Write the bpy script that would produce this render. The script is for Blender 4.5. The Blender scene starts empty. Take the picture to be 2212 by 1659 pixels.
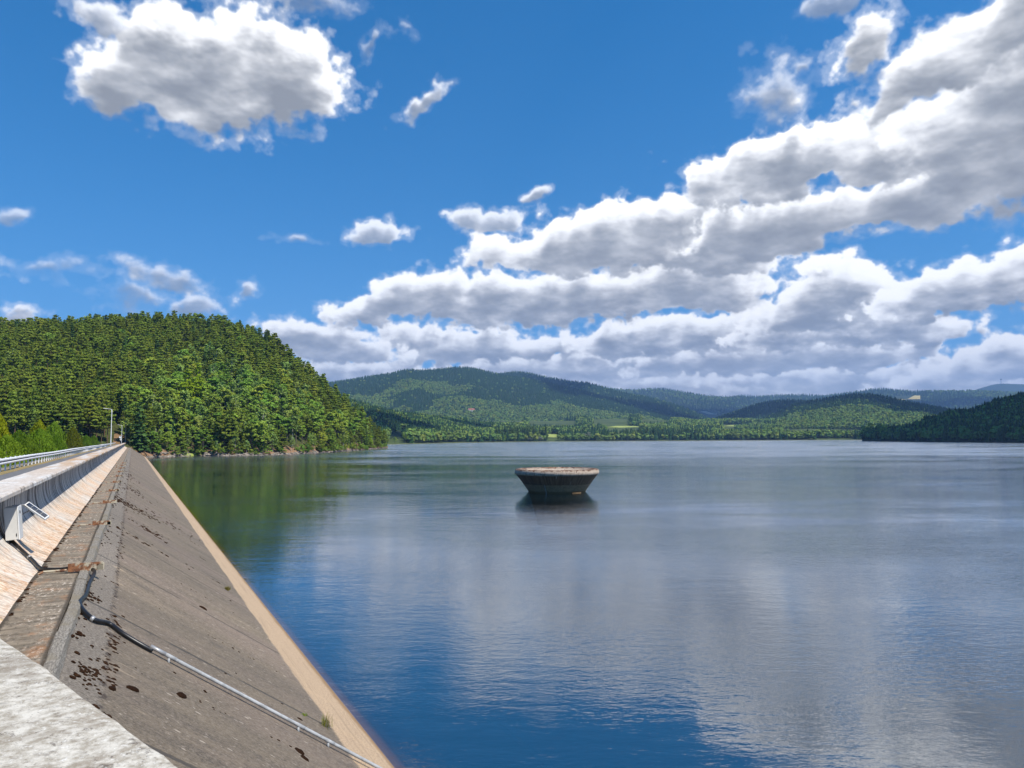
import bpy, bmesh, math, random
import numpy as np
from mathutils import Vector, Matrix
from mathutils.bvhtree import BVHTree

random.seed(7)
RNG = np.random.default_rng(11)
SC = bpy.context.scene
COL = SC.collection
R = math.radians
PI = math.pi

# ------------------------------------------------------------------ camera geometry
# image units: 2212 x 1659; focal length 1600 of them
F, CX, CY, HC = 1600.0, 1106.0, 829.5, 7.6
ROLL, PITCH = R(0.3), math.atan(117 / 1600)
FWD = np.array([0, math.cos(PITCH), math.sin(PITCH)])
_u0 = np.array([0, -math.sin(PITCH), math.cos(PITCH)])
RGT = math.cos(ROLL) * np.array([1.0, 0, 0]) - math.sin(ROLL) * _u0
UPV = math.sin(ROLL) * np.array([1.0, 0, 0]) + math.cos(ROLL) * _u0
EYE = np.array([0, 0, HC])
TH = math.atan((CX - 288) / F)                       # direction of the dam axis
DAX = np.array([-math.sin(TH), math.cos(TH), 0])     # along the dam
NAX = np.array([math.cos(TH), math.sin(TH), 0])      # across the dam, towards the water


def ray(u, v):
    d = FWD * F + RGT * (u - CX) + UPV * (CY - v)
    return d / np.linalg.norm(d)


def on_z(u, v, z):
    r = ray(u, v)
    return EYE + r * ((z - HC) / r[2])


def horizon(u):
    return 946.5 - 0.00524 * (u - CX)


def azim(u):
    d = ray(u, horizon(u))
    d = np.array([d[0], d[1], 0])
    return d / np.linalg.norm(d)


def elev(u, v):
    r = ray(u, v)
    return r[2] / math.hypot(r[0], r[1])             # tangent of the elevation


def dam(t, s, h):
    """point t metres along the dam, s towards the water, h below the camera"""
    return EYE + DAX * t + NAX * s - np.array([0, 0, h])


def dam_on_h(u, v, h):
    r = ray(u, v)
    k = h / -r[2]
    return k * (r @ DAX), k * (r @ NAX)


# ------------------------------------------------------------------ node helper
class NT:
    def __init__(self, tree):
        self.t = tree
        tree.nodes.clear()

    def n(self, kind, props=None, out=0, **ins):
        nd = self.t.nodes.new('ShaderNode' + kind)
        for k, v in (props or {}).items():
            setattr(nd, k, v)
        for k, v in ins.items():
            key = k.replace('_', ' ')
            s = None
            if k[0] == 'i' and k[1:].isdigit():
                s = nd.inputs[int(k[1:])]
            else:
                s = nd.inputs[key]
            self.put(s, v)
        return nd.outputs[out]

    def put(self, s, v):
        if isinstance(v, bpy.types.NodeSocket):
            self.t.links.new(v, s)
        else:
            if s.type == 'RGBA' and len(v) == 3:
                v = (*v, 1)
            s.default_value = v

    def math(self, op, a, b=0.0, c=0.0, clamp=False):
        return self.n('Math', {'operation': op, 'use_clamp': clamp}, i0=a, i1=b, i2=c)

    def vm(self, op, a, b=(0, 0, 0), out=0):
        return self.n('VectorMath', {'operation': op}, out=out, i0=a, i1=b)

    def noise(self, vec, scale, detail=3.0, rough=0.55, dist=0.0, out=0):
        return self.n('TexNoise', out=out, Vector=vec, Scale=scale, Detail=detail, Roughness=rough, Distortion=dist)

    def vor(self, vec, scale, rnd=1.0, feature='F1', out=0):
        return self.n('TexVoronoi', {'feature': feature}, out=out, Vector=vec, Scale=scale, Randomness=rnd)

    def rng(self, v, a, b, c=0.0, d=1.0, smooth=True):
        return self.n('MapRange', {'interpolation_type': 'SMOOTHSTEP' if smooth else 'LINEAR'}, i0=v, i1=a, i2=b, i3=c, i4=d)

    def mix(self, f, a, b, mode='MIX'):
        nd = self.t.nodes.new('ShaderNodeMix')
        nd.data_type = 'RGBA'
        nd.blend_type = mode
        nd.clamp_factor = True
        self.put(nd.inputs[0], f)
        self.put(nd.inputs[6], a)
        self.put(nd.inputs[7], b)
        return nd.outputs[2]

    def ramp(self, f, stops):
        nd = self.t.nodes.new('ShaderNodeValToRGB')
        el = nd.color_ramp.elements
        while len(el) > 1:
            el.remove(el[-1])
        el[0].position = stops[0][0]
        el[0].color = (*stops[0][1], 1)
        for p, c in stops[1:]:
            e = el.new(p)
            e.color = (*c, 1)
        self.put(nd.inputs[0], f)
        return nd.outputs[0]

    def mapping(self, vec, loc=(0, 0, 0), rot=(0, 0, 0), scale=(1, 1, 1), kind='POINT'):
        return self.n('Mapping', {'vector_type': kind}, Vector=vec, Location=loc, Rotation=rot, Scale=scale)

    def sep(self, vec):
        nd = self.t.nodes.new('ShaderNodeSeparateXYZ')
        self.put(nd.inputs[0], vec)
        return nd.outputs

    def comb(self, x, y, z):
        return self.n('CombineXYZ', X=x, Y=y, Z=z)


def srgb(r, g, b):
    f = lambda c: c / 12.92 if c <= 0.04045 else ((c + 0.055) / 1.055) ** 2.4
    return tuple(f(x / 255) for x in (r, g, b))


MATS = {}


def material(name, fn):
    m = bpy.data.materials.new(name)
    m.use_nodes = True
    nt = NT(m.node_tree)
    out = nt.t.nodes.new('ShaderNodeOutputMaterial')
    res = fn(nt)
    nt.t.links.new(res, out.inputs['Surface'])
    MATS[name] = m
    return m


def principled(nt, color, rough=0.8, metal=0.0, bump=None, bstr=0.5, bdist=0.02, spec=0.5, **kw):
    ins = dict(Base_Color=color, Roughness=rough, Metallic=metal, Specular_IOR_Level=spec)
    ins.update(kw)
    if bump is not None:
        ins['Normal'] = nt.n('Bump', Strength=bstr, Distance=bdist, Height=bump)
    return nt.n('BsdfPrincipled', **ins)


# ------------------------------------------------------------------ mesh helpers
def link(o):
    COL.objects.link(o)
    return o


def mesh_obj(name, V, Fc, mats, parent=None, mi=None, uv=None, smooth=False):
    me = bpy.data.meshes.new(name)
    me.from_pydata([tuple(v) for v in V], [], [tuple(f) for f in Fc])
    for m in (mats if isinstance(mats, (list, tuple)) else [mats]):
        me.materials.append(m)
    if mi is not None:
        me.polygons.foreach_set('material_index', np.asarray(mi, np.int32))
    if uv is not None:
        ul = me.uv_layers.new(name='UVMap')
        vi = np.empty(len(me.loops), np.int32)
        me.loops.foreach_get('vertex_index', vi)
        ul.data.foreach_set('uv', np.asarray(uv, np.float32)[vi].ravel())
    if smooth:
        me.polygons.foreach_set('use_smooth', np.ones(len(me.polygons), bool))
    me.update()
    o = bpy.data.objects.new(name, me)
    if parent is not None:
        o.parent = parent
    return link(o)


def tag(o, label=None, cat=None, group=None, kind=None):
    if label: o['label'] = label
    if cat: o['category'] = cat
    if group: o['group'] = group
    if kind: o['kind'] = kind
    return o


def thing(name, label, cat, loc=(0, 0, 0), rotz=0.0, group=None):
    o = bpy.data.objects.new(name, None)
    o.empty_display_size = 0.2
    o.location = loc
    o.rotation_euler = (0, 0, rotz)
    return tag(link(o), label, cat, group)


def copy_tree(o, parent=None):
    c = o.copy()
    COL.objects.link(c)
    c.parent = parent
    for ch in list(o.children):
        copy_tree(ch, c)
    return c


class MB:
    """collects simple solids into one mesh"""
    def __init__(self):
        self.V, self.F, self.M = [], [], []

    def add(self, V, Fc, m=0):
        b = len(self.V)
        self.V += [tuple(float(c) for c in v) for v in V]
        self.F += [tuple(b + i for i in f) for f in Fc]
        self.M += [m] * len(Fc)

    def box(self, c, size, rot=None, m=0, bev=0.0):
        sx, sy, sz = (x / 2 for x in size)
        bm = bmesh.new()
        bmesh.ops.create_cube(bm, size=1)
        for v in bm.verts:
            v.co = Vector((v.co.x * 2 * sx, v.co.y * 2 * sy, v.co.z * 2 * sz))
        if bev > 0:
            bmesh.ops.bevel(bm, geom=list(bm.edges), offset=bev, segments=2, profile=0.5, affect='EDGES')
        M = rot.to_3x3() if rot is not None else Matrix.Identity(3)
        bm.verts.index_update()
        V = [M @ v.co + Vector(c) for v in bm.verts]
        self.add(V, [[v.index for v in f.verts] for f in bm.faces], m)
        bm.free()

    def tube(self, pts, rad, seg=8, m=0, caps=True):
        pts = [Vector(p) for p in pts]
        if not hasattr(rad, '__len__'):
            rad = [rad] * len(pts)
        V, Fc = [], []
        up = Vector((0, 0, 1))
        prev = None
        for i, p in enumerate(pts):
            a = pts[max(i - 1, 0)]
            b = pts[min(i + 1, len(pts) - 1)]
            t = (b - a).normalized()
            if prev is None:
                x = t.cross(up)
                if x.length < 1e-3:
                    x = Vector((1, 0, 0))
                x.normalize()
            else:
                x = prev - t * prev.dot(t)
                x.normalize()
            prev = x
            y = t.cross(x)
            for k in range(seg):
                an = 2 * PI * k / seg
                V.append(p + (x * math.cos(an) + y * math.sin(an)) * rad[i])
        for i in range(len(pts) - 1):
            for k in range(seg):
                Fc.append((i * seg + k, i * seg + (k + 1) % seg, (i + 1) * seg + (k + 1) % seg, (i + 1) * seg + k))
        if caps:
            Fc.append(tuple(range(seg))[::-1])
            Fc.append(tuple((len(pts) - 1) * seg + k for k in range(seg)))
        self.add(V, Fc, m)

    def lathe(self, prof, seg=48, m=0, closed=False):
        V, Fc = [], []
        n = len(prof)
        for k in range(seg):
            a = 2 * PI * k / seg
            for r, z in prof:
                V.append((r * math.cos(a), r * math.sin(a), z))
        for k in range(seg):
            k2 = (k + 1) % seg
            for i in range(n - 1 + (1 if closed else 0)):
                j = (i + 1) % n
                Fc.append((k * n + i, k2 * n + i, k2 * n + j, k * n + j))
        self.add(V, Fc, m)

    def cards(self, C, X, Y, m=0):
        """quads with centres C and half axes X, Y (numpy arrays)"""
        b = len(self.V)
        P = np.stack([C - X - Y, C + X - Y * 0.6, C + X * 0.8 + Y, C - X + Y * 0.7], 1).reshape(-1, 3)
        self.V += [tuple(p) for p in P.tolist()]
        n = len(C)
        self.F += [(b + 4 * i, b + 4 * i + 1, b + 4 * i + 2, b + 4 * i + 3) for i in range(n)]
        self.M += [m] * n

    def build(self, name, mats, parent=None, smooth=False):
        return mesh_obj(name, self.V, self.F, mats, parent, self.M, smooth=smooth)


def catmull(P, n=8):
    P = [np.array(p, float) for p in P]
    Q = [2 * P[0] - P[1]] + P + [2 * P[-1] - P[-2]]
    out = []
    for i in range(1, len(Q) - 2):
        a, b, c, d = Q[i - 1:i + 3]
        for k in range(n):
            t = k / n
            out.append(0.5 * (2 * b + (c - a) * t + (2 * a - 5 * b + 4 * c - d) * t * t + (3 * b - a - 3 * c + d) * t ** 3))
    out.append(P[-1])
    return out


def extrude(name, prof, ts, mats, parent=None, closed=False, jit=None, smooth=False, caps=False, mi=None):
    """profile [(s, z)] swept along the dam; UV = (t, arc length); local frame x = s, y = t"""
    prof = [np.array(p, float) for p in prof]
    n = len(prof)
    arc = [0.0]
    for i in range(1, n):
        arc.append(arc[-1] + float(np.linalg.norm(prof[i] - prof[i - 1])))
    V, Fc, uv, M = [], [], [], []
    for ti, t in enumerate(ts):
        for i, p in enumerate(prof):
            ds, dz = jit(t, i) if jit else (0, 0)
            V.append((p[0] + ds, t, p[1] + dz))
            uv.append((t, arc[i]))
    m = len(ts)
    for k in range(m - 1):
        for i in range(n - 1 + (1 if closed else 0)):
            j = (i + 1) % n
            Fc.append((k * n + i, k * n + j, (k + 1) * n + j, (k + 1) * n + i))
            M.append(mi[i] if mi else 0)
    if caps:
        Fc.append(tuple(range(n)))
        Fc.append(tuple((m - 1) * n + i for i in range(n))[::-1])
        M += [0, 0]
    return mesh_obj(name, V, Fc, mats, parent, M, uv, smooth)


def smoothstep(x, a=0.0, b=1.0):
    x = np.clip((np.asarray(x, float) - a) / (b - a), 0, 1)
    return x * x * (3 - 2 * x)


def vnoise(x, y, seed=0):
    """cheap smooth value noise on numpy arrays"""
    x = np.asarray(x, float); y = np.asarray(y, float)
    xi = np.floor(x).astype(np.int64); yi = np.floor(y).astype(np.int64)
    fx = x - xi; fy = y - yi
    fx = fx * fx * (3 - 2 * fx); fy = fy * fy * (3 - 2 * fy)
    def h(a, b):
        n = (a * 374761393 + b * 668265263 + seed * 1442695041) & 0x7fffffff
        n = ((n ^ (n >> 13)) * 1274126177) & 0x7fffffff
        return ((n ^ (n >> 16)) & 0xffff) / 65535.0
    return (h(xi, yi) * (1 - fx) + h(xi + 1, yi) * fx) * (1 - fy) + (h(xi, yi + 1) * (1 - fx) + h(xi + 1, yi + 1) * fx) * fy


def fbm(x, y, seed=0, o=4):
    s = 0; a = 0.5; 
    for i in range(o):
        s = s + a * vnoise(x * 2 ** i, y * 2 ** i, seed + i * 17); a *= 0.5
    return s

# ------------------------------------------------------------------ camera, sun, sky
cd = bpy.data.cameras.new('camera')
cam = bpy.data.objects.new('camera', cd)
cd.sensor_width = 36
cd.lens = F / 2212 * 36
cd.clip_start = 0.1
cd.clip_end = 60000
cd.dof.use_dof = True
cd.dof.focus_distance = 60
cd.dof.aperture_fstop = 8.0
M = Matrix((RGT, UPV, -FWD)).transposed().to_4x4()
M.translation = EYE
cam.matrix_world = M
link(cam)
SC.camera = cam

SUN = -0.66 * DAX + 0.37 * NAX + np.array([0, 0, 1.0])
SUN /= np.linalg.norm(SUN)
sl = bpy.data.lights.new('sun', 'SUN')
sl.energy = 4.8
sl.angle = R(0.5)
sl.color = (1.0, 0.94, 0.84)
so = bpy.data.objects.new('sun', sl)
so.rotation_euler = Vector(SUN).to_track_quat('Z', 'Y').to_euler()
link(so)



# ---- cumulus clouds: computed here on an azimuth / elevation grid, used by the world shader
AZ0, AZ1, EL0, EL1 = R(-62), R(62), R(-2.5), R(52)
CW, CH = 2480, 1090

_g = np.random.default_rng(5)
_ang = _g.random((256, 256)) * 2 * PI
_GX, _GY = np.cos(_ang).astype(np.float32), np.sin(_ang).astype(np.float32)


def perlin(x, y):
    xi = np.floor(x).astype(np.int32); yi = np.floor(y).astype(np.int32)
    fx = (x - xi).astype(np.float32); fy = (y - yi).astype(np.float32)
    x0 = xi & 255; x1 = (xi + 1) & 255; y0 = yi & 255; y1 = (yi + 1) & 255
    u = fx * fx * fx * (fx * (fx * 6 - 15) + 10); v = fy * fy * fy * (fy * (fy * 6 - 15) + 10)
    d = lambda a, b, p, q: _GX[b, a] * p + _GY[b, a] * q
    n0 = d(x0, y0, fx, fy) * (1 - u) + d(x1, y0, fx - 1, fy) * u
    n1 = d(x0, y1, fx, fy - 1) * (1 - u) + d(x1, y1, fx - 1, fy - 1) * u
    return (n0 * (1 - v) + n1 * v) * 1.5


def pfbm(x, y, o, gain=0.5, billow=False):
    s, a, tot = 0, 1.0, 0
    c, sn = math.cos(0.6), math.sin(0.6)
    for i in range(o):
        n = perlin(x + 17.3 * i, y + 9.1 * i)
        s = s + a * ((np.abs(n) * 2 - 0.55) if billow else n)
        tot += a
        a *= gain
        x, y = (x * c - y * sn) * 2.03, (x * sn + y * c) * 2.03
    return s / tot


def ang(u, v):
    r = ray(u, v)
    return math.atan2(r[0], r[1]), math.asin(r[2])


# each cloud: softness of its rim, light, then ellipses (centre, half axes in image units, tilt, weight);
# the far low ones come first and the near high ones are laid over them
CLOUDS = [
    (.4, 1.1, [(1600, 850, 1100, 60, 0, 1.2), (600, 840, 600, 40, 0, .9)]),
    (.2, 1.0, [(1700, 842, 900, 26, 0, 1.2), (900, 838, 420, 26, 0, 1.0), (2400, 845, 400, 26, 0, 1.0)]),
    (.2, 1.0, [(1180, 818, 300, 34, 0, 1.1), (1500, 826, 240, 26, 0, 1.0)]),
    (.2, 1.0, [(700, 812, 150, 36, 0, 1.0), (800, 800, 90, 30, 4, 1.0), (570, 815, 120, 34, 0, .9), (880, 815, 130, 26, 0, .9)]),
    (.2, .95, [(1750, 822, 260, 28, 0, 1.1), (1950, 812, 200, 34, 3, 1.0)]),
    (.2, 1.05, [(2160, 790, 190, 56, 10, 1.1), (2060, 815, 140, 34, 5, 1.0), (2330, 770, 180, 60, 0, 1.0)]),
    (.2, .9, [(1330, 792, 330, 34, 0, 1.2), (1130, 785, 160, 32, 2, 1.0), (1500, 780, 120, 34, 0, .9)]),
    (.25, .95, [(1010, 750, 170, 44, 5, 1.0), (920, 738, 110, 38, 0, .9), (1160, 745, 150, 34, 0, 1.0)]),
    (.3, .9, [(690, 742, 140, 46, 0, 1.0), (620, 712, 70, 22, 0, .6), (790, 758, 90, 30, 0, .9)]),
    (.2, .9, [(1640, 775, 330, 40, 2, 1.2), (1880, 770, 160, 32, 4, 1.0)]),
    (.2, 1.0, [(1480, 725, 200, 52, 0, 1.2), (1340, 735, 110, 34, 0, .9), (1610, 725, 120, 40, 0, 1.0)]),
    (.2, 1.0, [(1830, 712, 200, 42, 3, 1.2), (2010, 720, 130, 32, 4, .8), (1700, 725, 120, 36, 0, 1.0)]),
    (.16, 1.06, [(1815, 648, 150, 82, 8, 1.3), (1850, 592, 60, 46, 0, 1.0), (1720, 680, 110, 45, 10, 1.0)]),
    (.16, 1.06, [(2070, 625, 190, 62, 14, 1.3), (2200, 585, 110, 55, 20, 1.1), (1960, 655, 110, 40, 6, .9), (2420, 580, 220, 90, 10, 1.1)]),
    (.2, 1.0, [(1180, 645, 300, 62, 2, 1.3), (900, 650, 150, 52, 12, 1.1), (1440, 625, 230, 62, 0, 1.2), (960, 605, 70, 34, 0, .8), (770, 668, 80, 30, 14, .8)]),
    (.2, 1.04, [(1290, 525, 230, 66, 8, 1.3), (1480, 500, 190, 76, 4, 1.2), (1120, 545, 130, 38, 6, .9), (1400, 460, 110, 36, 6, .9), (1560, 556, 130, 44, 0, 1.0)]),
    (.24, .90, [(1760, 470, 260, 62, 4, 1.2), (1960, 440, 240, 62, 4, 1.2), (2090, 415, 110, 36, 10, .9), (1640, 520, 150, 44, 0, 1.1)]),
    (.2, 1.02, [(1780, 330, 210, 84, 14, 1.3), (1590, 365, 150, 52, 18, 1.0), (1960, 330, 200, 90, 6, 1.2), (1690, 290, 70, 42, 15, .8)]),
    (.34, .84, [(2140, 330, 200, 130, 0, 1.2), (2230, 180, 180, 190, 0, 1.3), (2030, 250, 140, 80, 14, .9), (2420, 300, 300, 230, 0, 1.2)]),
    (.38, 1.04, [(2130, 80, 230, 95, 14, 1.3), (1960, 175, 160, 62, 24, 1.0), (1900, 110, 90, 60, 30, .8), (2300, 0, 200, 110, 0, 1.1)]),
    (.34, 1.06, [(445, 150, 250, 118, 4, 1.2), (575, 125, 135, 92, 8, 1.1), (275, 170, 115, 80, 5, 1.1), (430, 215, 180, 66, -4, 1.0), (370, 65, 110, 60, 0, .9), (640, 165, 75, 75, 0, .9), (540, 50, 100, 52, 0, .8)]),
    (.42, 1.02, [(215, 38, 90, 42, -8, 1.0)]),
    (.25, 1.0, [(818, 510, 76, 32, 0, 1.0)]), (.3, 1.0, [(1065, 480, 75, 30, 8, .9), (1020, 475, 40, 14, 5, .6)]),
    (.4, 1.0, [(1160, 428, 44, 16, 10, .7)]), (.45, 1.0, [(905, 222, 58, 18, 32, .75)]),
    (.7, .96, [(1680, 215, 66, 70, 40, .7)]), (.6, .96, [(1735, 150, 34, 17, 30, .6)]),
    (.5, 1.0, [(43, 470, 40, 28, 20, .8)]), (.6, .9, [(345, 604, 90, 24, -8, .75)]), (.5, .95, [(412, 656, 70, 30, 0, .9)]),
    (.5, 1.0, [(520, 622, 30, 18, 10, .7)]), (.8, .8, [(95, 586, 90, 20, 0, .6)]), (.8, .8, [(300, 640, 70, 26, 0, .6)]),
    (.7, .95, [(812, 95, 40, 24, 35, .65)]), (.5, 1.0, [(1800, 8, 80, 30, 10, .9)]), (.8, .95, [(690, 12, 140, 36, 10, .65)]),
    (.4, 1.0, [(30, 684, 75, 20, 0, .8)]), (.8, .9, [(640, 515, 40, 12, 0, .6)]), (.8, .9, [(872, 70, 24, 28, 30, .55)]),
    (.3, 1.0, [(-250, 560, 220, 70, 0, 1.0)]), (.3, 1.0, [(-420, 770, 420, 60, 0, 1.1)]), (.4, 1.0, [(-700, 250, 330, 150, 0, 1.0)]),
]


def make_clouds():
    az = np.linspace(AZ0, AZ1, CW, dtype=np.float32)[None, :].repeat(CH, 0)
    el = np.linspace(EL0, EL1, CH, dtype=np.float32)[:, None].repeat(CW, 1)
    # ragged outlines
    wx = pfbm(az * 10, el * 12, 4); wy = pfbm(az * 10 + 40, el * 12 + 3, 4)
    fx = pfbm(az * 42, el * 48, 3); fy = pfbm(az * 42 + 7, el * 48 + 31, 3)
    low = smoothstep(el, 0.33, 0.10).astype(np.float32)
    k = 1 - 0.45 * low
    A = az + (0.042 * wx + 0.010 * fx) * k
    E = el + (0.026 * wy + 0.008 * fy) * k

    def puffs(s):
        b = pfbm(az * s, el * s * 1.2, 6, 0.52, True)
        f = pfbm(az * s * .6 + 5, el * s * .8 + 8, 7, 0.52)
        return 0.60 * f + 0.50 * b
    p = puffs(13.0) * (1 - low) + puffs(26.0) * low
    soft = pfbm(az * 15 + 3, el * 34, 4, 0.5) * (1 - low) + pfbm(az * 24 + 3, el * 60, 4, 0.5) * low
    wisp = pfbm(az * 60, el * 75, 4)
    fine = pfbm(az * 40, el * 48, 4, 0.5, True)
    px = (AZ1 - AZ0) / CW
    RGB = np.zeros((CH, CW, 3), np.float32)
    AL = np.zeros((CH, CW), np.float32)
    stops = np.array([0.0, 0.18, 0.38, 0.58, 0.80, 1.1])
    for rim, light, ells in CLOUDS:
        geo = []
        for (u, v, ru, rv, a, wt) in ells:
            c = ang(u, v)
            e1, e0, f1, f0 = ang(u + ru, v), ang(u - ru, v), ang(u, v - rv), ang(u, v + rv)
            geo.append((c[0], c[1], abs(e1[0] - e0[0]) / 2, abs(f1[1] - f0[1]) / 2, a, wt))
        mg = 0.07
        x0 = max(0, int((min(g[0] - max(g[2], g[3]) for g in geo) - mg - AZ0) / px))
        x1 = min(CW, int((max(g[0] + max(g[2], g[3]) for g in geo) + mg - AZ0) / px))
        y0 = max(0, int((min(g[1] - max(g[3], .5 * g[2] * abs(math.sin(R(g[4])))) for g in geo) - mg - EL0) / px))
        y1 = min(CH, int((max(g[1] + max(g[3], .5 * g[2]) for g in geo) + mg - EL0) / px))
        if x1 - x0 < 4 or y1 - y0 < 4:
            continue
        W = np.s_[y0:y1, x0:x1]
        a_, e_ = A[W], E[W]
        m = np.full(a_.shape, -3.0, np.float32)
        size = max(g[3] for g in geo)
        for (ca0, ce0, ra, rb, a, wt) in geo:
            dx, dy = a_ - ca0, e_ - ce0
            ca, sa = math.cos(R(a)), math.sin(R(a))
            qx, qy = (dx * ca + dy * sa) / ra, (-dx * sa + dy * ca) / rb
            qy = np.where(qy < 0, qy * 1.15, qy)
            kk = np.minimum(wt * (1 - np.sqrt(qx * qx + qy * qy)) * 1.2, 0.60)
            d = np.clip(0.5 + 0.5 * (kk - m) / 0.2, 0, 1)
            m = m * (1 - d) + kk * d + 0.2 * d * (1 - d)
        h = m * 0.9 + 1.40 * p[W] * (1 - .6 * smoothstep(m, .15, .5)) + 0.16
        alpha = smoothstep(h + 0.26 * wisp[W], -0.03, rim * 1.3)
        alpha = np.clip(alpha * (1 + 0.8 * wisp[W] * (1 - alpha) * min(1, rim * 3)), 0, 1)
        veil = 0.24 * smoothstep(h + 0.42 * wisp[W] + 0.10 * fine[W], -0.26, 0.14)     # torn wisps round the rim
        alpha = np.maximum(alpha, veil * (1.0 if rim < .45 else .45))
        if rim > 0.45:
            alpha = alpha * 0.72
        if size < 0.034 and geo[0][1] > .20:
            alpha = alpha * 0.78
        hd = np.clip(h + 0.55 * soft[W], 0, 1.0)
        tau = np.zeros_like(h)
        step = max(size * 1.15, 0.012) / 12
        wsum = 0
        for i in range(1, 13):
            sy = max(1, int(round(step * i / px))); sx = int(round(step * 0.32 * i / px))
            if sy >= hd.shape[0] or sx >= hd.shape[1]:
                break
            sh = np.zeros_like(hd)
            sh[:-sy, :hd.shape[1] - sx] = hd[sy:, sx:]
            tau += sh
        T = np.exp(-tau * 0.33)
        g = h + 0.22 * fine[W]
        for _ in range(2):                            # soften the relief a little
            g = (g + np.roll(g, 1, 0) + np.roll(g, -1, 0) + np.roll(g, 1, 1) + np.roll(g, -1, 1)) / 5
        gy, gx = np.gradient(g)
        rel = np.clip((-gy * 0.9 - gx * 0.4) * 9.0, -1, 1)
        lit = (0.10 + 1.12 * T + (0.06 + 0.26 * T) * rel + 0.55 * soft[W]) * light
        lit = lit + 0.16 * (1 - np.clip(h * 2.0, 0, 1)) + 0.12 * float(smoothstep(geo[0][1], .16, .05))
        cr = np.interp(lit, stops, [0.24, 0.32, 0.48, 0.75, 0.98, 1.06])
        cg = np.interp(lit, stops, [0.25, 0.33, 0.485, 0.75, 0.98, 1.05])
        cb = np.interp(lit, stops, [0.265, 0.345, 0.495, 0.755, 0.975, 1.03])
        c = np.stack([cr, cg, cb], -1)
        al = alpha[..., None]
        RGB[W] = RGB[W] * (1 - al) + c * al           # premultiplied
        AL[W] = AL[W] * (1 - alpha) + alpha
    RGB = RGB / np.maximum(AL, 1e-4)[..., None]
    air = (0.30 * smoothstep(el, 0.14, 0.0))[..., None]
    RGB = RGB * (1 - air) + np.array([0.86, 0.84, 0.80]) * air
    img = bpy.data.images.new('cumulus', CW, CH, alpha=True, float_buffer=True)
    buf = np.concatenate([RGB, AL[..., None]], -1).astype(np.float32)
    img.colorspace_settings.name = 'Non-Color'
    img.alpha_mode = 'CHANNEL_PACKED'
    img.pixels.foreach_set(np.ascontiguousarray(buf).ravel())
    img.update()
    return img


def build_world():
    w = bpy.data.worlds.new('World')
    SC.world = w
    w.use_nodes = True
    nt = NT(w.node_tree)
    sky = nt.n('TexSky', {'sky_type': 'NISHITA', 'sun_disc': False, 'sun_elevation': math.asin(SUN[2]),
                          'sun_rotation': math.atan2(SUN[0], SUN[1]), 'altitude': 400, 'air_density': 1.0,
                          'dust_density': 0.25, 'ozone_density': 3.0})
    D = nt.vm('NORMALIZE', nt.n('TexCoord'))         # direction of the sky
    x, y, z = nt.sep(D)
    # the yellow band at the very horizon is lost in the photograph's clear air
    zz = nt.math('MULTIPLY_ADD', nt.math('MAXIMUM', z, 0.0), 0.88, 0.115)
    nt.t.links.new(nt.comb(x, y, zz), sky.node.inputs[0])
    sky = nt.n('HueSaturation', i0=0.497, i1=1.40, i2=1.10, i4=sky)
    az = nt.math('ARCTAN2', x, y)
    el = nt.math('ARCSINE', z)
    U = nt.math('MULTIPLY_ADD', az, 1 / (AZ1 - AZ0), -AZ0 / (AZ1 - AZ0))
    V = nt.math('MULTIPLY_ADD', el, 1 / (EL1 - EL0), -EL0 / (EL1 - EL0))
    tex = nt.t.nodes.new('ShaderNodeTexImage')
    tex.image = make_clouds()
    tex.interpolation = 'Cubic'
    tex.extension = 'CLIP'
    nt.t.links.new(nt.comb(U, V, 0.0), tex.inputs[0])
    skyc = nt.n('VectorMath', {'operation': 'SCALE'}, i0=sky, Scale=0.112)
    col = nt.mix(tex.outputs[1], skyc, tex.outputs[0])
    bg = nt.n('Background', Color=col, Strength=1.0)
    out = nt.t.nodes.new('ShaderNodeOutputWorld')
    nt.t.links.new(bg, out.inputs['Surface'])
    w.cycles.sampling_method = 'MANUAL'
    w.cycles.sample_map_resolution = 1024


build_world()
SC.view_settings.view_transform = 'Standard'
SC.view_settings.look = 'None'
SC.view_settings.exposure = 0.42
SC.view_settings.gamma = 1
SC.cycles.use_denoising = True
SC.cycles.denoiser = 'OPENIMAGEDENOISE'
SC.cycles.max_bounces = 6
SC.cycles.diffuse_bounces = 2
SC.cycles.glossy_bounces = 3
SC.cycles.transmission_bounces = 4
SC.cycles.transparent_max_bounces = 12
SC.cycles.volume_bounces = 0
SC.cycles.caustics_reflective = False
SC.cycles.caustics_refractive = False

# ------------------------------------------------------------------ materials
def uvm(nt, sx=1.0, sy=1.0, sz=1.0):
    return nt.mapping(nt.n('TexCoord', out=2), scale=(sx, sy, sz))


def obj_co(nt, sx=1.0, sy=1.0, sz=1.0):
    return nt.mapping(nt.n('TexCoord', out=3), scale=(sx, sy, sz))


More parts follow.
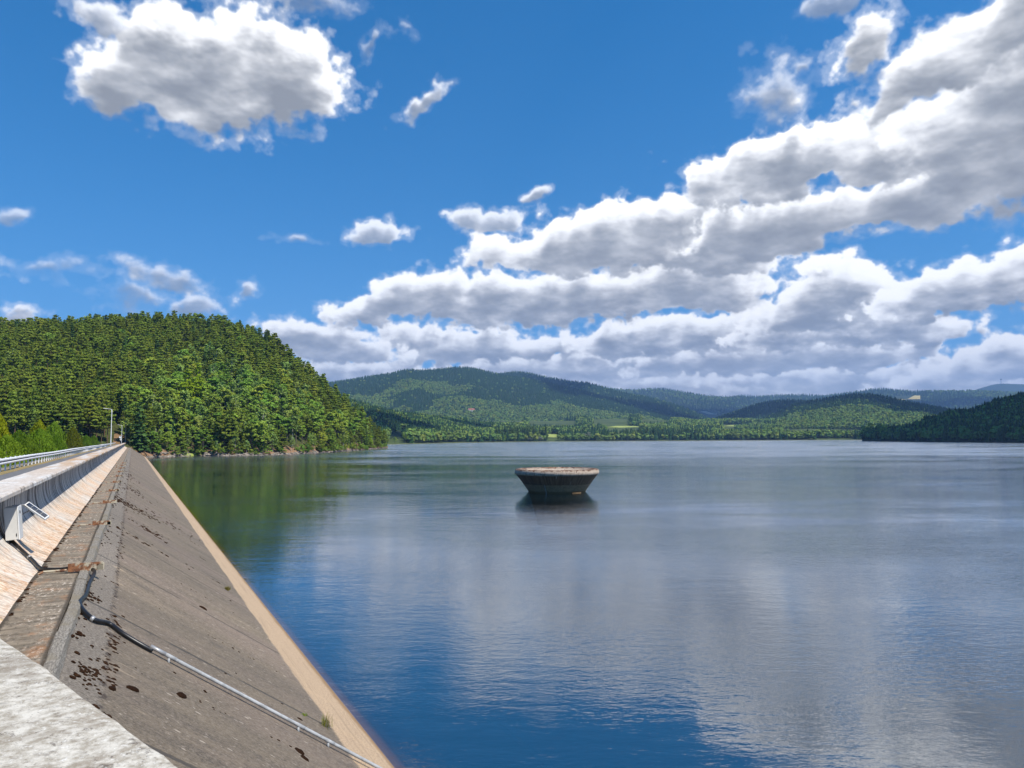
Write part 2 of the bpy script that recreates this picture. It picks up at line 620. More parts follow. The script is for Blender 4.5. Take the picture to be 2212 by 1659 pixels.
def m_coping(nt):
    uv = uvm(nt)
    u, v, _ = nt.sep(uv)
    n1 = nt.noise(uvm(nt, .16, 1.0), 1.0, 5, .65)
    n2 = nt.noise(uvm(nt, .6, 2), 3.0, 7, .75)
    n3 = nt.noise(uvm(nt, 1.2, .35), 1.0, 4, .6)
    col = nt.mix(nt.rng(n2, .35, .68), (0.50, 0.48, 0.44), (0.74, 0.725, 0.69))
    # rusty and mossy staining, stronger further along the wall
    far = nt.rng(u, 25, 50)
    st = nt.rng(nt.math('ADD', n1, nt.math('MULTIPLY', n3, .45)), .58, .80)
    st = nt.math('MULTIPLY', st, nt.math('MULTIPLY_ADD', far, .62, .36))
    col = nt.mix(st, col, nt.mix(n2, (0.36, 0.19, 0.08), (0.56, 0.39, 0.22)))
    dk = nt.rng(nt.noise(uvm(nt, .5, 2), 1.4, 7, .75), .60, .74)
    col = nt.mix(nt.math('MULTIPLY', dk, .6), col, (0.13, 0.11, 0.085))
    # streaks running over the front edge
    stk = nt.rng(nt.noise(uvm(nt, 1.6, .25), 1.6, 5, .7), .50, .66)
    edge = nt.rng(v, 1.05, 1.12)
    col = nt.mix(nt.math('MULTIPLY', nt.math('MULTIPLY', stk, edge), .85), col, (0.10, 0.082, 0.065))
    j = nt.math('ABSOLUTE', nt.math('SUBTRACT', nt.math('FRACT', nt.math('MULTIPLY', u, 1 / 2.5)), .5))
    jt = nt.rng(j, .497, .4995)
    col = nt.mix(nt.math('MULTIPLY', jt, .8), col, (0.08, 0.07, 0.06))
    return principled(nt, col, .85, bump=nt.math('SUBTRACT', nt.noise(uvm(nt), 40, 4, .7), jt), bstr=.35, bdist=.01)


def m_bay(nt):
    co = obj_co(nt)
    n2 = nt.noise(co, 13.0, 9, .78)
    n1 = nt.noise(co, 3.4, 7, .70, .4)
    col = nt.mix(nt.rng(n2, .38, .60), (0.33, 0.285, 0.215), (0.64, 0.595, 0.505))
    col = nt.mix(nt.math('MULTIPLY', nt.rng(n1, .53, .66), .8), col, (0.25, 0.20, 0.14))
    d = nt.rng(nt.noise(co, 16.0, 9, .82, .2), .545, .62)
    col = nt.mix(nt.math('MULTIPLY', d, nt.math('MULTIPLY_ADD', nt.rng(n1, .42, .58), .55, .35)), col, (0.085, 0.065, 0.05))
    sp = nt.rng(nt.noise(co, 70.0, 3, .7), .60, .68)
    col = nt.mix(nt.math('MULTIPLY', sp, .8), col, (0.13, 0.105, 0.08))
    big2 = nt.rng(nt.noise(nt.mapping(co, (3, 7, 1)), 1.3, 5, .65, .5), .50, .62)
    col = nt.mix(nt.math('MULTIPLY', big2, .6), col, (0.21, 0.165, 0.115))
    lp = nt.rng(nt.noise(co, 45.0, 4, .7), .60, .68)
    col = nt.mix(nt.math('MULTIPLY', lp, .7), col, (0.82, 0.80, 0.74))
    return principled(nt, col, .9, bump=nt.noise(co, 60, 5, .75), bstr=.5, bdist=.012)


def m_wave(nt):
    """concave face: streaks run down it, ochre and orange lichen low down"""
    uv = uvm(nt)
    u, v, _ = nt.sep(uv)
    strk = nt.noise(uvm(nt, 1.5, .16), 1.0, 7, .72)
    rib = nt.noise(uvm(nt, 1.1, .05), 1.0, 3, .6)
    fine = nt.noise(uvm(nt, 4, 2.6), 2.5, 8, .78)
    big = nt.noise(uvm(nt, .35, .6), 1.0, 4, .6)
    low = nt.rng(v, 1.05, 1.65)
    base = nt.mix(nt.rng(fine, .35, .65), (0.47, 0.43, 0.385), (0.70, 0.635, 0.545))
    lich = nt.mix(nt.rng(fine, .40, .60), (0.50, 0.26, 0.12), (0.76, 0.64, 0.49))
    k = nt.math('MULTIPLY', nt.rng(nt.math('ADD', big, nt.math('MULTIPLY', strk, .35)), .50, .82), low)
    col = nt.mix(k, base, lich)
    och = nt.rng(nt.noise(uvm(nt, .9, 1.6), 1.1, 6, .7, .5), .60, .74)
    col = nt.mix(nt.math('MULTIPLY', och, .7), col, (0.50, 0.33, 0.09))
    s2 = nt.math('MULTIPLY', nt.rng(strk, .53, .64), nt.math('MULTIPLY_ADD', low, -.62, .95))
    col = nt.mix(s2, col, (0.10, 0.085, 0.07))
    r2 = nt.math('MULTIPLY', nt.rng(nt.math('ABSOLUTE', nt.math('SUBTRACT', rib, .5)), .030, .008), nt.math('MULTIPLY_ADD', low, -.7, .95))
    col = nt.mix(r2, col, (0.055, 0.048, 0.04))
    gr = nt.rng(nt.noise(uvm(nt, 2.2, .5), 1.3, 8, .78), .52, .64)
    col = nt.mix(nt.math('MULTIPLY', nt.math('MULTIPLY', gr, low), .72), col, (0.20, 0.150, 0.105))
    g2 = nt.rng(nt.noise(uvm(nt, .7, .9), 1.1, 9, .8, .4), .50, .60)
    col = nt.mix(nt.math('MULTIPLY', nt.math('MULTIPLY', g2, low), .65), col, nt.mix(nt.rng(fine, .45, .55), (0.43, 0.19, 0.08), (0.68, 0.52, 0.36)))
    # pale repaired joints every ten metres or so
    j = nt.math('ABSOLUTE', nt.math('SUBTRACT', nt.math('FRACT', nt.math('MULTIPLY_ADD', u, 1 / 5.15, .21)), .5))
    col = nt.mix(nt.math('MULTIPLY', nt.rng(j, .4905, .492), .75), col, (0.72, 0.68, 0.60))
    jt = nt.rng(j, .4985, .4995)
    col = nt.mix(jt, col, (0.04, 0.035, 0.03))
    return principled(nt, col, .9, bump=nt.math('SUBTRACT', nt.math('ADD', fine, strk), jt), bstr=.4, bdist=.012)


def m_ledge(nt):
    uv = uvm(nt)
    u, v, _ = nt.sep(uv)
    n1 = nt.noise(uvm(nt, .8, 1.5), 1.2, 5, .65)
    fine = nt.noise(uvm(nt, 1.6, 3.5), 3.4, 8, .78)
    streak = nt.noise(uvm(nt, 3.4, .6), 1.4, 7, .74)
    col = nt.mix(nt.rng(streak, .35, .65), (0.115, 0.092, 0.064), (0.27, 0.22, 0.16))
    col = nt.mix(nt.math('MULTIPLY', nt.rng(n1, .50, .68), .6), col, (0.34, 0.165, 0.07))
    fl = nt.math('MULTIPLY', nt.rng(fine, .53, .60), nt.rng(nt.noise(uvm(nt, .6, 1.2), 1.1, 4, .6), .40, .58))
    col = nt.mix(nt.math('MULTIPLY', fl, .9), col, (0.62, 0.54, 0.45))
    col = nt.mix(nt.math('MULTIPLY', nt.rng(fine, .46, .38), .75), col, (0.05, 0.042, 0.034))
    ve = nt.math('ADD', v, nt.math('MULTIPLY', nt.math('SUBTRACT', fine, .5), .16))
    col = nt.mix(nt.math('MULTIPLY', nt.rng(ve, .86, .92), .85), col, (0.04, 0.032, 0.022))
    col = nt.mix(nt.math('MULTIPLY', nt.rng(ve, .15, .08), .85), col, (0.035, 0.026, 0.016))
    j = nt.math('ABSOLUTE', nt.math('SUBTRACT', nt.math('FRACT', nt.math('MULTIPLY_ADD', u, 1 / 2.56, .02)), .5))
    jt = nt.rng(j, .4945, .4985)
    col = nt.mix(nt.math('MULTIPLY', jt, .85), col, (0.045, 0.04, 0.03))
    return principled(nt, col, .95, bump=nt.math('SUBTRACT', nt.math('ADD', fine, streak), jt), bstr=.7, bdist=.02)


def m_kerb(nt):
    uv = uvm(nt)
    fine = nt.noise(uvm(nt, 1.4, 6), 6.0, 7, .75)
    wide = nt.noise(uvm(nt, .9, 1), 1.2, 4, .6)
    col = nt.mix(nt.rng(fine, .36, .64), (0.105, 0.092, 0.072), (0.31, 0.28, 0.235))
    col = nt.mix(nt.rng(wide, .45, .65), col, (0.20, 0.17, 0.12))
    return principled(nt, col, .95, bump=fine, bstr=.6, bdist=.015)


def m_face(nt):
    """asphalt facing: lanes laid down the slope, a bleached band just above the water"""
    uv = uvm(nt)
    u, v, _ = nt.sep(uv)
    grain = nt.noise(uvm(nt, 1, .6), 26.0, 6, .85)
    mid = nt.noise(uvm(nt, 1.0, .16), 1.7, 8, .72)
    big = nt.noise(uvm(nt, .22, .10), 1.0, 4, .6)
    col = nt.mix(nt.rng(mid, .32, .68), (0.076, 0.055, 0.033), (0.200, 0.149, 0.092))
    col = nt.mix(nt.math('MULTIPLY', nt.rng(big, .44, .62), .6), col, (0.200, 0.140, 0.105))
    col = nt.mix(nt.math('MULTIPLY', nt.rng(grain, .44, .62), .62), col, (0.31, 0.262, 0.205))
    col = nt.mix(nt.math('MULTIPLY', nt.rng(grain, .47, .34), .8), col, (0.030, 0.025, 0.021))
    g2 = nt.noise(uvm(nt, 1, .55), 11.0, 5, .8)
    col = nt.mix(nt.math('MULTIPLY', nt.rng(g2, .52, .62), .45), col, (0.33, 0.27, 0.20))
    col = nt.mix(nt.math('MULTIPLY', nt.rng(g2, .46, .36), .6), col, (0.045, 0.036, 0.028))
    blot = nt.noise(uvm(nt, .9, .35), 1.3, 7, .75, .3)
    col = nt.mix(nt.math('MULTIPLY', nt.rng(blot, .54, .66), .5), col, (0.055, 0.046, 0.038))
    # pale chips of stone
    vo = nt.n('TexVoronoi', out=0, Vector=uvm(nt, 5.0, 2.6), Scale=1.0, Randomness=1.0)
    pick = nt.noise(uvm(nt, 5, 2.6), 1.7, 2, .5)
    chip = nt.math('MULTIPLY', nt.rng(vo, .19, .11), nt.rng(pick, .51, .56))
    col = nt.mix(nt.math('MULTIPLY', chip, .85), col, (0.50, 0.42, 0.33))
    vo2 = nt.n('TexVoronoi', out=0, Vector=uvm(nt, 11.0, 6.5), Scale=1.0, Randomness=1.0)
    chip2 = nt.math('MULTIPLY', nt.rng(vo2, .22, .12), nt.rng(nt.noise(uvm(nt, 3, 2), 1.0, 3, .6), .5, .58))
    col = nt.mix(nt.math('MULTIPLY', chip2, .7), col, (0.44, 0.36, 0.28))
    # upper rim: rougher, paler
    top = nt.rng(nt.math('ADD', v, nt.math('MULTIPLY', nt.math('SUBTRACT', mid, .5), .5)), .74, .60)
    col = nt.mix(nt.math('MULTIPLY', top, .8), col, nt.mix(nt.rng(grain, .4, .62), (0.078, 0.064, 0.050), (0.36, 0.31, 0.25)))
    pl = nt.rng(nt.noise(uvm(nt, 2.6, .55), 1.0, 6, .66), .60, .66)
    pl = nt.math('MULTIPLY', pl, nt.rng(v, .45, .7))
    pl = nt.math('MULTIPLY', pl, nt.math('MULTIPLY_ADD', nt.rng(v, 1.6, .9), .8, .2))
    pl = nt.math('MULTIPLY', pl, nt.rng(nt.noise(uvm(nt, .35, .5), 1.0, 3, .6), .45, .6))
    col = nt.mix(nt.math('MULTIPLY', pl, .85), col, (0.47, 0.36, 0.24))
    mline = nt.math('ABSOLUTE', nt.math('SUBTRACT', nt.math('ADD', v, nt.math('MULTIPLY', nt.math('SUBTRACT', nt.noise(uvm(nt, 1.2, 1.2), 2.0, 6, .7), .5), .35)), .70))
    ml = nt.math('MULTIPLY', nt.rng(mline, .075, .02), nt.rng(nt.noise(uvm(nt, 1.6, 2), 2.2, 5, .7), .47, .55))
    col = nt.mix(nt.math('MULTIPLY', ml, .9), col, (0.030, 0.016, 0.009))
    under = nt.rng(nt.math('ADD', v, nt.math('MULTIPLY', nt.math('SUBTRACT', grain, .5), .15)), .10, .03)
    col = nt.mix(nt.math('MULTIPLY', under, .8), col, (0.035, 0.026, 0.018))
    # lanes
    lane = nt.math('ABSOLUTE', nt.math('SUBTRACT', nt.math('FRACT', nt.math('MULTIPLY_ADD', u, 1 / 6.72, .37)), .5))
    lw = nt.math('ADD', lane, nt.math('MULTIPLY', nt.math('SUBTRACT', nt.noise(uvm(nt, 1, 1), 5, 4, .7), .5), .008))
    seam = nt.math('MULTIPLY', nt.rng(lw, .486, .4945), nt.rng(nt.noise(uvm(nt, .3, .7), 1.3, 3, .6), .30, .44))
    col = nt.mix(nt.math('MULTIPLY', seam, .85), col, (0.035, 0.03, 0.026))
    tone = nt.n('TexWhiteNoise', {'noise_dimensions': '1D'}, W=nt.math('FLOOR', nt.math('MULTIPLY_ADD', u, 1 / 6.72, .87)))
    col = nt.mix(nt.math('MULTIPLY', tone, .30), col, (0.075, 0.064, 0.052))
    # bleached band
    wob = nt.math('MULTIPLY', nt.math('SUBTRACT', nt.noise(uvm(nt, .4, .2), 1.0, 7, .7), .5), .55)
    wob = nt.math('ADD', wob, nt.math('MULTIPLY', nt.math('SUBTRACT', grain, .5), .10))
    vb = nt.math('ADD', v, wob)
    band = nt.rng(vb, BAND_V - .07, BAND_V + .07)
    sand = nt.mix(nt.rng(grain, .38, .66), (0.33, 0.225, 0.135), (0.57, 0.42, 0.27))
    sand = nt.mix(nt.rng(mid, .50, .75), sand, (0.49, 0.345, 0.21))
    tide = nt.noise(uvm(nt, .12, 5.0), 1.6, 5, .65)
    sand = nt.mix(nt.math('MULTIPLY', nt.rng(tide, .52, .66), .55), sand, (0.27, 0.19, 0.12))
    sand = nt.mix(nt.math('MULTIPLY', nt.rng(grain, .47, .36), .6), sand, (0.13, 0.095, 0.065))
    wet = nt.rng(vb, WATER_V - .26, WATER_V - .03)
    sand = nt.mix(nt.math('MULTIPLY', wet, .8), sand, (0.22, 0.125, 0.05))
    col = nt.mix(band, col, sand)
    bmp = nt.math('SUBTRACT', nt.math('ADD', grain, nt.math('MULTIPLY', mid, .5)), nt.math('MULTIPLY', seam, 1.2))
    return principled(nt, col, .92, bump=bmp, bstr=.55, bdist=.02)


def m_bed(nt):
    """lake bed: ochre silt in the shallows, dark blue green deeper down"""
    z = nt.sep(nt.n('NewGeometry', out=0))[2]
    n = nt.noise(nt.n('NewGeometry', out=0), .8, 4, .6)
    zz = nt.math('ADD', z, nt.math('MULTIPLY', nt.math('SUBTRACT', n, .5), .25))
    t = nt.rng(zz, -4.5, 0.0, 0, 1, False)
    col = nt.ramp(t, [(0.0, (0.001, 0.034, 0.072)), (.50, (0.001, 0.031, 0.064)), (.74, (0.003, 0.020, 0.045)), (.86, (0.030, 0.022, 0.016)), (.94, (0.115, 0.050, 0.009)), (1.0, (0.23, 0.105, 0.018))])  # light lost in deep water is painted into the bed's colour
    return principled(nt, col, 1.0, spec=0.0)


def m_water(nt):
    co = nt.n('NewGeometry', out=0)
    gust = nt.noise(nt.mapping(co, scale=(.010, .028, 1)), 1.0, 4, .6)
    gust2 = nt.noise(nt.mapping(co, (30, 4, 0), scale=(.035, .08, 1)), 1.0, 3, .6)
    amp = nt.math('ADD', nt.rng(gust, .36, .66, .25, 1.0), nt.rng(gust2, .35, .7, -.15, .30))
    w1 = nt.noise(nt.mapping(co, rot=(0, 0, .12), scale=(1.2, 2.2, 1)), 1.0, 2, .5, .35)
    w2 = nt.noise(nt.mapping(co, rot=(0, 0, -.22), scale=(3.4, 6.2, 1)), 1.0, 3, .55, .25)
    w3 = nt.noise(nt.mapping(co, rot=(0, 0, .05), scale=(.25, .62, 1)), 1.0, 2, .5)
    h = nt.math('ADD', nt.math('MULTIPLY', w1, .022), nt.math('MULTIPLY', w2, .0165))
    x, y, z = nt.sep(co)
    dist = nt.n('VectorMath', {'operation': 'LENGTH'}, out=1, i0=nt.comb(x, y, 0.0))
    chop = nt.rng(nt.math('ADD', x, nt.math('MULTIPLY', nt.math('SUBTRACT', gust, .5), 30.0)), 4, 40, .75, 1.9)
    h = nt.math('ADD', nt.math('MULTIPLY', nt.math('MULTIPLY', h, amp), chop), nt.math('MULTIPLY', w3, .016))
    nrm = nt.n('Bump', Strength=1.0, Distance=1.0, Height=h)
    fr = nt.math('MULTIPLY_ADD', nt.n('Fresnel', IOR=1.6, Normal=nrm), .79, .21)
    # ripples too fine to see one by one spread the reflection; the water by the dam is sheltered
    open_ = nt.rng(dist, 20, 420)
    ro = nt.math('MULTIPLY', nt.math('MULTIPLY_ADD', amp, .10, .10), nt.math('MULTIPLY_ADD', open_, 1.0, .12))
    gl = nt.n('BsdfGlossy', Color=(1.0, 1.0, 0.98), Roughness=ro, Normal=nrm)
    tr = nt.n('BsdfTransparent', Color=(0.96, 0.97, 0.98))
    return nt.n('MixShader', i0=fr, i1=tr, i2=gl)


def m_flat(color, rough=.6, metal=0.0, var=.25, scale=8.0, spec=.5):
    def fn(nt):
        n = nt.noise(obj_co(nt), scale, 5, .65)
        dark = tuple(c * (1 - var) for c in color)
        col = nt.mix(nt.rng(n, .3, .7), dark, color)
        return principled(nt, col, rough, metal, spec=spec)
    return fn


def m_galv(nt):
    n = nt.noise(obj_co(nt, 1, 1, 1), 9.0, 4, .6)
    col = nt.mix(nt.rng(n, .3, .7), (0.25, 0.26, 0.265), (0.38, 0.39, 0.395))
    return principled(nt, col, .75, .0, spec=.3)


def m_guard(nt):
    n = nt.noise(obj_co(nt), 3.0, 5, .7)
    col = nt.mix(nt.rng(n, .3, .7), (0.62, 0.62, 0.64), (0.80, 0.80, 0.80))
    s = nt.rng(nt.noise(obj_co(nt, 1, .25, 5), 2.0, 5, .7), .60, .75)
    col = nt.mix(nt.math('MULTIPLY', s, .45), col, (0.25, 0.22, 0.20))
    return principled(nt, col, .55)


def m_rust(nt):
    n = nt.noise(obj_co(nt), 14.0, 6, .7)
    m = nt.noise(obj_co(nt), 5.0, 4, .6)
    col = nt.mix(nt.rng(n, .35, .65), (0.085, 0.034, 0.018), (0.27, 0.115, 0.05))
    col = nt.mix(nt.rng(m, .46, .58), col, (0.43, 0.38, 0.28))
    return principled(nt, col, .9, bump=n, bstr=.5, bdist=.006)


def m_moss(nt):
    n = nt.noise(obj_co(nt), 40.0, 5, .75)
    col = nt.mix(nt.rng(n, .35, .68), (0.010, 0.005, 0.003), (0.055, 0.024, 0.010))
    return principled(nt, col, 1.0, bump=n, bstr=1.0, bdist=.02, spec=.1)


def m_asphalt(nt):
    co = obj_co(nt)
    n = nt.noise(co, 3.0, 6, .7)
    g = nt.noise(co, 30.0, 3, .7)
    col = nt.mix(nt.rng(n, .3, .7), (0.105, 0.105, 0.108), (0.165, 0.16, 0.158))
    col = nt.mix(nt.math('MULTIPLY', nt.rng(g, .5, .7), .4), col, (0.23, 0.22, 0.21))
    return principled(nt, col, .9)


def m_verge(nt):
    co = obj_co(nt)
    n = nt.noise(co, 2.0, 6, .7)
    g = nt.noise(co, 16.0, 4, .7)
    col = nt.mix(nt.rng(n, .35, .65), (0.30, 0.19, 0.075), (0.17, 0.155, 0.05))
    col = nt.mix(nt.rng(g, .52, .7), col, (0.42, 0.33, 0.19))
    return principled(nt, col, 1.0, bump=g, bstr=.8, bdist=.03)


def m_soil(nt):
    """hill ground: needle litter under the trees, bare reddish bank and grey rock by the water"""
    co = nt.n('NewGeometry', out=0)
    z = nt.sep(co)[2]
    lake = nt.rng(nt.n('VectorMath', {'operation': 'DOT_PRODUCT'}, out=1, i0=co, i1=tuple(float(c) for c in NAX)), -3.0, 1.0)
    n = nt.noise(co, .09, 6, .7)
    g = nt.noise(co, .6, 7, .75)
    col = nt.mix(nt.rng(g, .36, .64), (0.040, 0.045, 0.016), (0.090, 0.105, 0.030))
    col = nt.mix(nt.rng(n, .52, .68), col, (0.085, 0.125, 0.030))
    zz = nt.math('ADD', z, nt.math('MULTIPLY', nt.math('SUBTRACT', n, .5), -14.0))
    bank = nt.math('MULTIPLY', nt.rng(zz, 5.5, 2.5), nt.rng(n, .34, .5))
    earth = nt.mix(nt.rng(g, .38, .62), (0.17, 0.095, 0.052), (0.36, 0.225, 0.135))
    col = nt.mix(nt.math('MULTIPLY', bank, nt.math('MULTIPLY_ADD', lake, .75, .25)), col, earth)
    rock = nt.rng(nt.math('ADD', z, nt.math('MULTIPLY', g, -1.3)), 0.1, -.2)
    rock = nt.math('MULTIPLY', rock, lake)
    col = nt.mix(rock, col, nt.mix(nt.rng(g, .4, .6), (0.085, 0.075, 0.06), (0.30, 0.265, 0.22)))
    wet = nt.math('MULTIPLY', nt.rng(z, .12, -.1), lake)
    col = nt.mix(wet, col, (0.012, 0.022, 0.020))
    return principled(nt, col, 1.0, bump=g, bstr=1.0, bdist=1.0, spec=.1)


def m_land(nt):
    co = nt.n('NewGeometry', out=0)
    n = nt.noise(co, .012, 6, .7)
    g = nt.noise(co, .12, 5, .7)
    col = nt.mix(nt.rng(n, .35, .65), (0.040, 0.062, 0.018), (0.085, 0.115, 0.030))
    col = nt.mix(nt.math('MULTIPLY', nt.rng(g, .5, .7), .5), col, (0.12, 0.13, 0.045))
    z = nt.sep(co)[2]
    col = nt.mix(nt.rng(nt.math('ADD', z, nt.math('MULTIPLY', n, .8)), .85, .5), col, (0.26, 0.25, 0.15))
    return principled(nt, col, 1.0, spec=.1)


def m_forestfloor(nt):
    co = nt.n('NewGeometry', out=0)
    n = nt.noise(co, .02, 6, .75)
    col = nt.mix(nt.rng(n, .35, .65), (0.018, 0.030, 0.012), (0.045, 0.062, 0.020))
    return principled(nt, col, 1.0, spec=.1)


def m_field(c0, c1):
    def fn(nt):
        co = nt.n('NewGeometry', out=0)
        n = nt.noise(co, .03, 4, .6)
        return principled(nt, nt.mix(nt.rng(n, .3, .7), c0, c1), 1.0, spec=.1)
    return fn


def m_leaf(c0, c1, c2, transl=.25, hue=.02, val=.35):
    """c0..c1 spread inside one crown, c2 a fresher tone; every tree gets its own shift"""
    def fn(nt):
        rnd = nt.n('ObjectInfo', out=5)
        co = nt.n('TexCoord', out=3)
        n = nt.noise(co, .9, 3, .6)
        isl = nt.n('NewGeometry', out=8)
        col = nt.mix(nt.rng(nt.math('ADD', nt.math('MULTIPLY', n, .6), nt.math('MULTIPLY', isl, .4)), .25, .75, smooth=False), c0, c1)
        col = nt.mix(nt.math('MULTIPLY', nt.rng(rnd, .55, 1.0), .7), col, c2)
        h = nt.math('MULTIPLY_ADD', nt.math('FRACT', nt.math('MULTIPLY', rnd, 7.31)), hue, .5 - hue / 2)
        vv = nt.math('MULTIPLY_ADD', nt.math('FRACT', nt.math('MULTIPLY', rnd, 3.77)), val, 1 - val / 2)
        col = nt.n('HueSaturation', i0=h, i1=1.0, i2=vv, i4=col)
        d = nt.n('BsdfDiffuse', Color=col)
        t = nt.n('BsdfTranslucent', Color=nt.mix(.5, col, (0.10, 0.14, 0.01)))
        return nt.n('MixShader', i0=transl, i1=d, i2=t)
    return fn


# ------------------------------------------------------------------ the dam's cross-section
H_SLAB, H_ROAD = 1.15, 1.65
S_SLAB_OUT, S_SLAB_IN = -2.39, -3.40
S_WALL_BOT, H_LEDGE = -1.90, 3.10
S_KERB_IN, S_KERB_OUT, H_KERB = -1.02, -0.82, 3.12
SLOPE = (5.62 + 0.82) / (HC - 3.18)
H_FACE = 3.18
WATER_V = math.hypot(HC - H_FACE, 5.62 + 0.82)
BAND_V = WATER_V * (6.72 - H_FACE) / (HC - H_FACE)
T0, T1 = -14.0, 352.0


def face_at(t, h, lift=0.0):
    """point on the asphalt facing, in the dam's local frame"""
    s = S_KERB_OUT + SLOPE * (h - H_FACE)
    n = Vector((1, 0, SLOPE)).normalized()
    return Vector((s, t, HC - h)) + n * lift


def face_uv(u, v, lift=0.0):
    """the spot of the facing seen at (u, v)"""
    r = ray(u, v)
    rn, rz = float(r @ NAX), float(-r[2])
    k = (S_KERB_OUT - SLOPE * H_FACE) / (rn - SLOPE * rz)
    return face_at(float(r @ DAX) * k, rz * k, lift)


for nm, fn in [('coping_concrete', m_coping), ('bay_concrete', m_bay), ('wave_concrete', m_wave), ('ledge_concrete', m_ledge), ('kerb_concrete', m_kerb),
               ('asphalt_facing', m_face), ('lake_bed', m_bed), ('water', m_water), ('galvanised', m_galv), ('guard_paint', m_guard), ('guard_valley_shade', m_flat((0.17, 0.165, 0.18), .7, 0, .4, 3.0)), ('rust', m_rust),
               ('moss', m_moss), ('road_asphalt', m_asphalt), ('dry_verge', m_verge), ('hill_soil', m_soil), ('shore_grass', m_land), ('forest_floor', m_forestfloor),
               ('track_earth', m_flat((0.24, 0.145, 0.065), 1.0, 0, .4, 1.0)), ('white_paint', m_flat((0.72, 0.72, 0.70), .45, 0, .08)), ('box_paint', m_flat((0.63, 0.615, 0.575), .5, 0, .10, 5.0)), ('black_plastic', m_flat((0.012, 0.012, 0.013), .38, 0, .3)),
               ('solar_cells', m_flat((0.010, 0.012, 0.022), .15, 0, .4, 3.0)), ('steel', m_flat((0.42, 0.42, 0.42), .45, .4, .2)),
               ('meadow_green', m_field((0.24, 0.30, 0.07), (0.34, 0.38, 0.10))), ('meadow_straw', m_field((0.33, 0.27, 0.10), (0.46, 0.38, 0.16))), ('ploughed', m_field((0.30, 0.24, 0.16), (0.38, 0.31, 0.21))),
               ('bark_pine', m_flat((0.17, 0.095, 0.055), .95, 0, .45, 2.0)), ('bark_grey', m_flat((0.13, 0.11, 0.085), .95, 0, .4, 2.0)), ('bark_birch', m_flat((0.55, 0.52, 0.46), .9, 0, .5, 3.0)),
               ('needles_pine', m_leaf((0.125, 0.175, 0.024), (0.250, 0.320, 0.046), (0.300, 0.350, 0.048), .40, .025, .36)),
               ('needles_spruce', m_leaf((0.040, 0.087, 0.026), (0.119, 0.198, 0.050), (0.158, 0.231, 0.042), .22, .02, .5)),
               ('leaves_broad', m_leaf((0.180, 0.295, 0.042), (0.340, 0.480, 0.078), (0.430, 0.510, 0.066), .38, .045, .42)),
               ('leaves_birch', m_leaf((0.135, 0.240, 0.055), (0.330, 0.450, 0.115), (0.390, 0.480, 0.100), .36, .03, .4)),
               ('needles_larch', m_leaf((0.170, 0.260, 0.012), (0.330, 0.430, 0.022), (0.350, 0.450, 0.020), .34, .01, .15)),
               ('leaves_lime', m_leaf((0.180, 0.300, 0.014), (0.340, 0.460, 0.024), (0.340, 0.460, 0.024), .34, .01, .12)),
               ('leaves_willow', m_leaf((0.20, 0.225, 0.145), (0.32, 0.34, 0.24), (0.32, 0.34, 0.24), .25, .01, .1)),
               ('thuja_green', m_leaf((0.066, 0.145, 0.016), (0.198, 0.317, 0.032), (0.238, 0.350, 0.029), .32, .02, .25)),
               ('thuja_yellow', m_leaf((0.170, 0.220, 0.012), (0.400, 0.430, 0.022), (0.400, 0.430, 0.022), .30, .01, .15)),
               ('thuja_olive', m_leaf((0.090, 0.110, 0.014), (0.220, 0.240, 0.026), (0.240, 0.250, 0.026), .30, .01, .15)),
               ('grass_blades', m_leaf((0.16, 0.15, 0.03), (0.30, 0.25, 0.07), (0.24, 0.27, 0.05), .3, .02, .2)),
               ('far_conifer', m_leaf((0.015, 0.042, 0.018), (0.036, 0.080, 0.026), (0.052, 0.095, 0.026), .12, .02, .22)),
               ('far_broad', m_leaf((0.120, 0.200, 0.046), (0.220, 0.320, 0.070), (0.300, 0.370, 0.070), .25, .04, .28)),
               ('house_wall', m_flat((0.74, 0.71, 0.65), .8, 0, .1)), ('roof_red', m_flat((0.30, 0.10, 0.06), .8, 0, .2)), ('dark_glass', m_flat((0.03, 0.035, 0.04), .15, 0, .2)), ('rock', m_flat((0.34, 0.29, 0.235), .95, 0, .6, .8)),
               ]:
    material(nm, fn)

# ------------------------------------------------------------------ dam
DAM_Z = TH
ts = list(np.concatenate([np.arange(T0, 40, 0.5), np.arange(40, 120, 2.0), np.arange(120, T1 + 1, 8.0)]))
Z = lambda h: HC - h


def wob(seed, amp):
    def f(t, i):
        return (amp * (float(vnoise(t * .8, i * 7.3, seed)) - .5), amp * (float(vnoise(t * .7, i * 5.1, seed + 3)) - .5))
    return f


dam_root = thing('dam', 'long embankment dam faced with grey asphalt, running along the lake to the wooded hill', 'dam', (0, 0, 0), DAM_Z)
extrude('asphalt_face', [(S_KERB_OUT - .03, Z(H_FACE)), (S_KERB_OUT + .55, Z(H_FACE + .55 / SLOPE)), (S_KERB_OUT + SLOPE * 2.5, Z(H_FACE + 2.5)), (5.62 - .4, Z(HC - .4 / SLOPE)), (5.62 + SLOPE * .02, Z(HC + .02))],
        ts, MATS['asphalt_facing'], dam_root)
extrude('ledge', [(S_WALL_BOT - .06, Z(H_LEDGE)), (-1.5, Z(H_LEDGE + .005)), (S_KERB_IN + .005, Z(H_LEDGE + .01)), (S_KERB_IN + .005, Z(H_LEDGE + .35))], ts, MATS['ledge_concrete'], dam_root, jit=wob(4, .012))
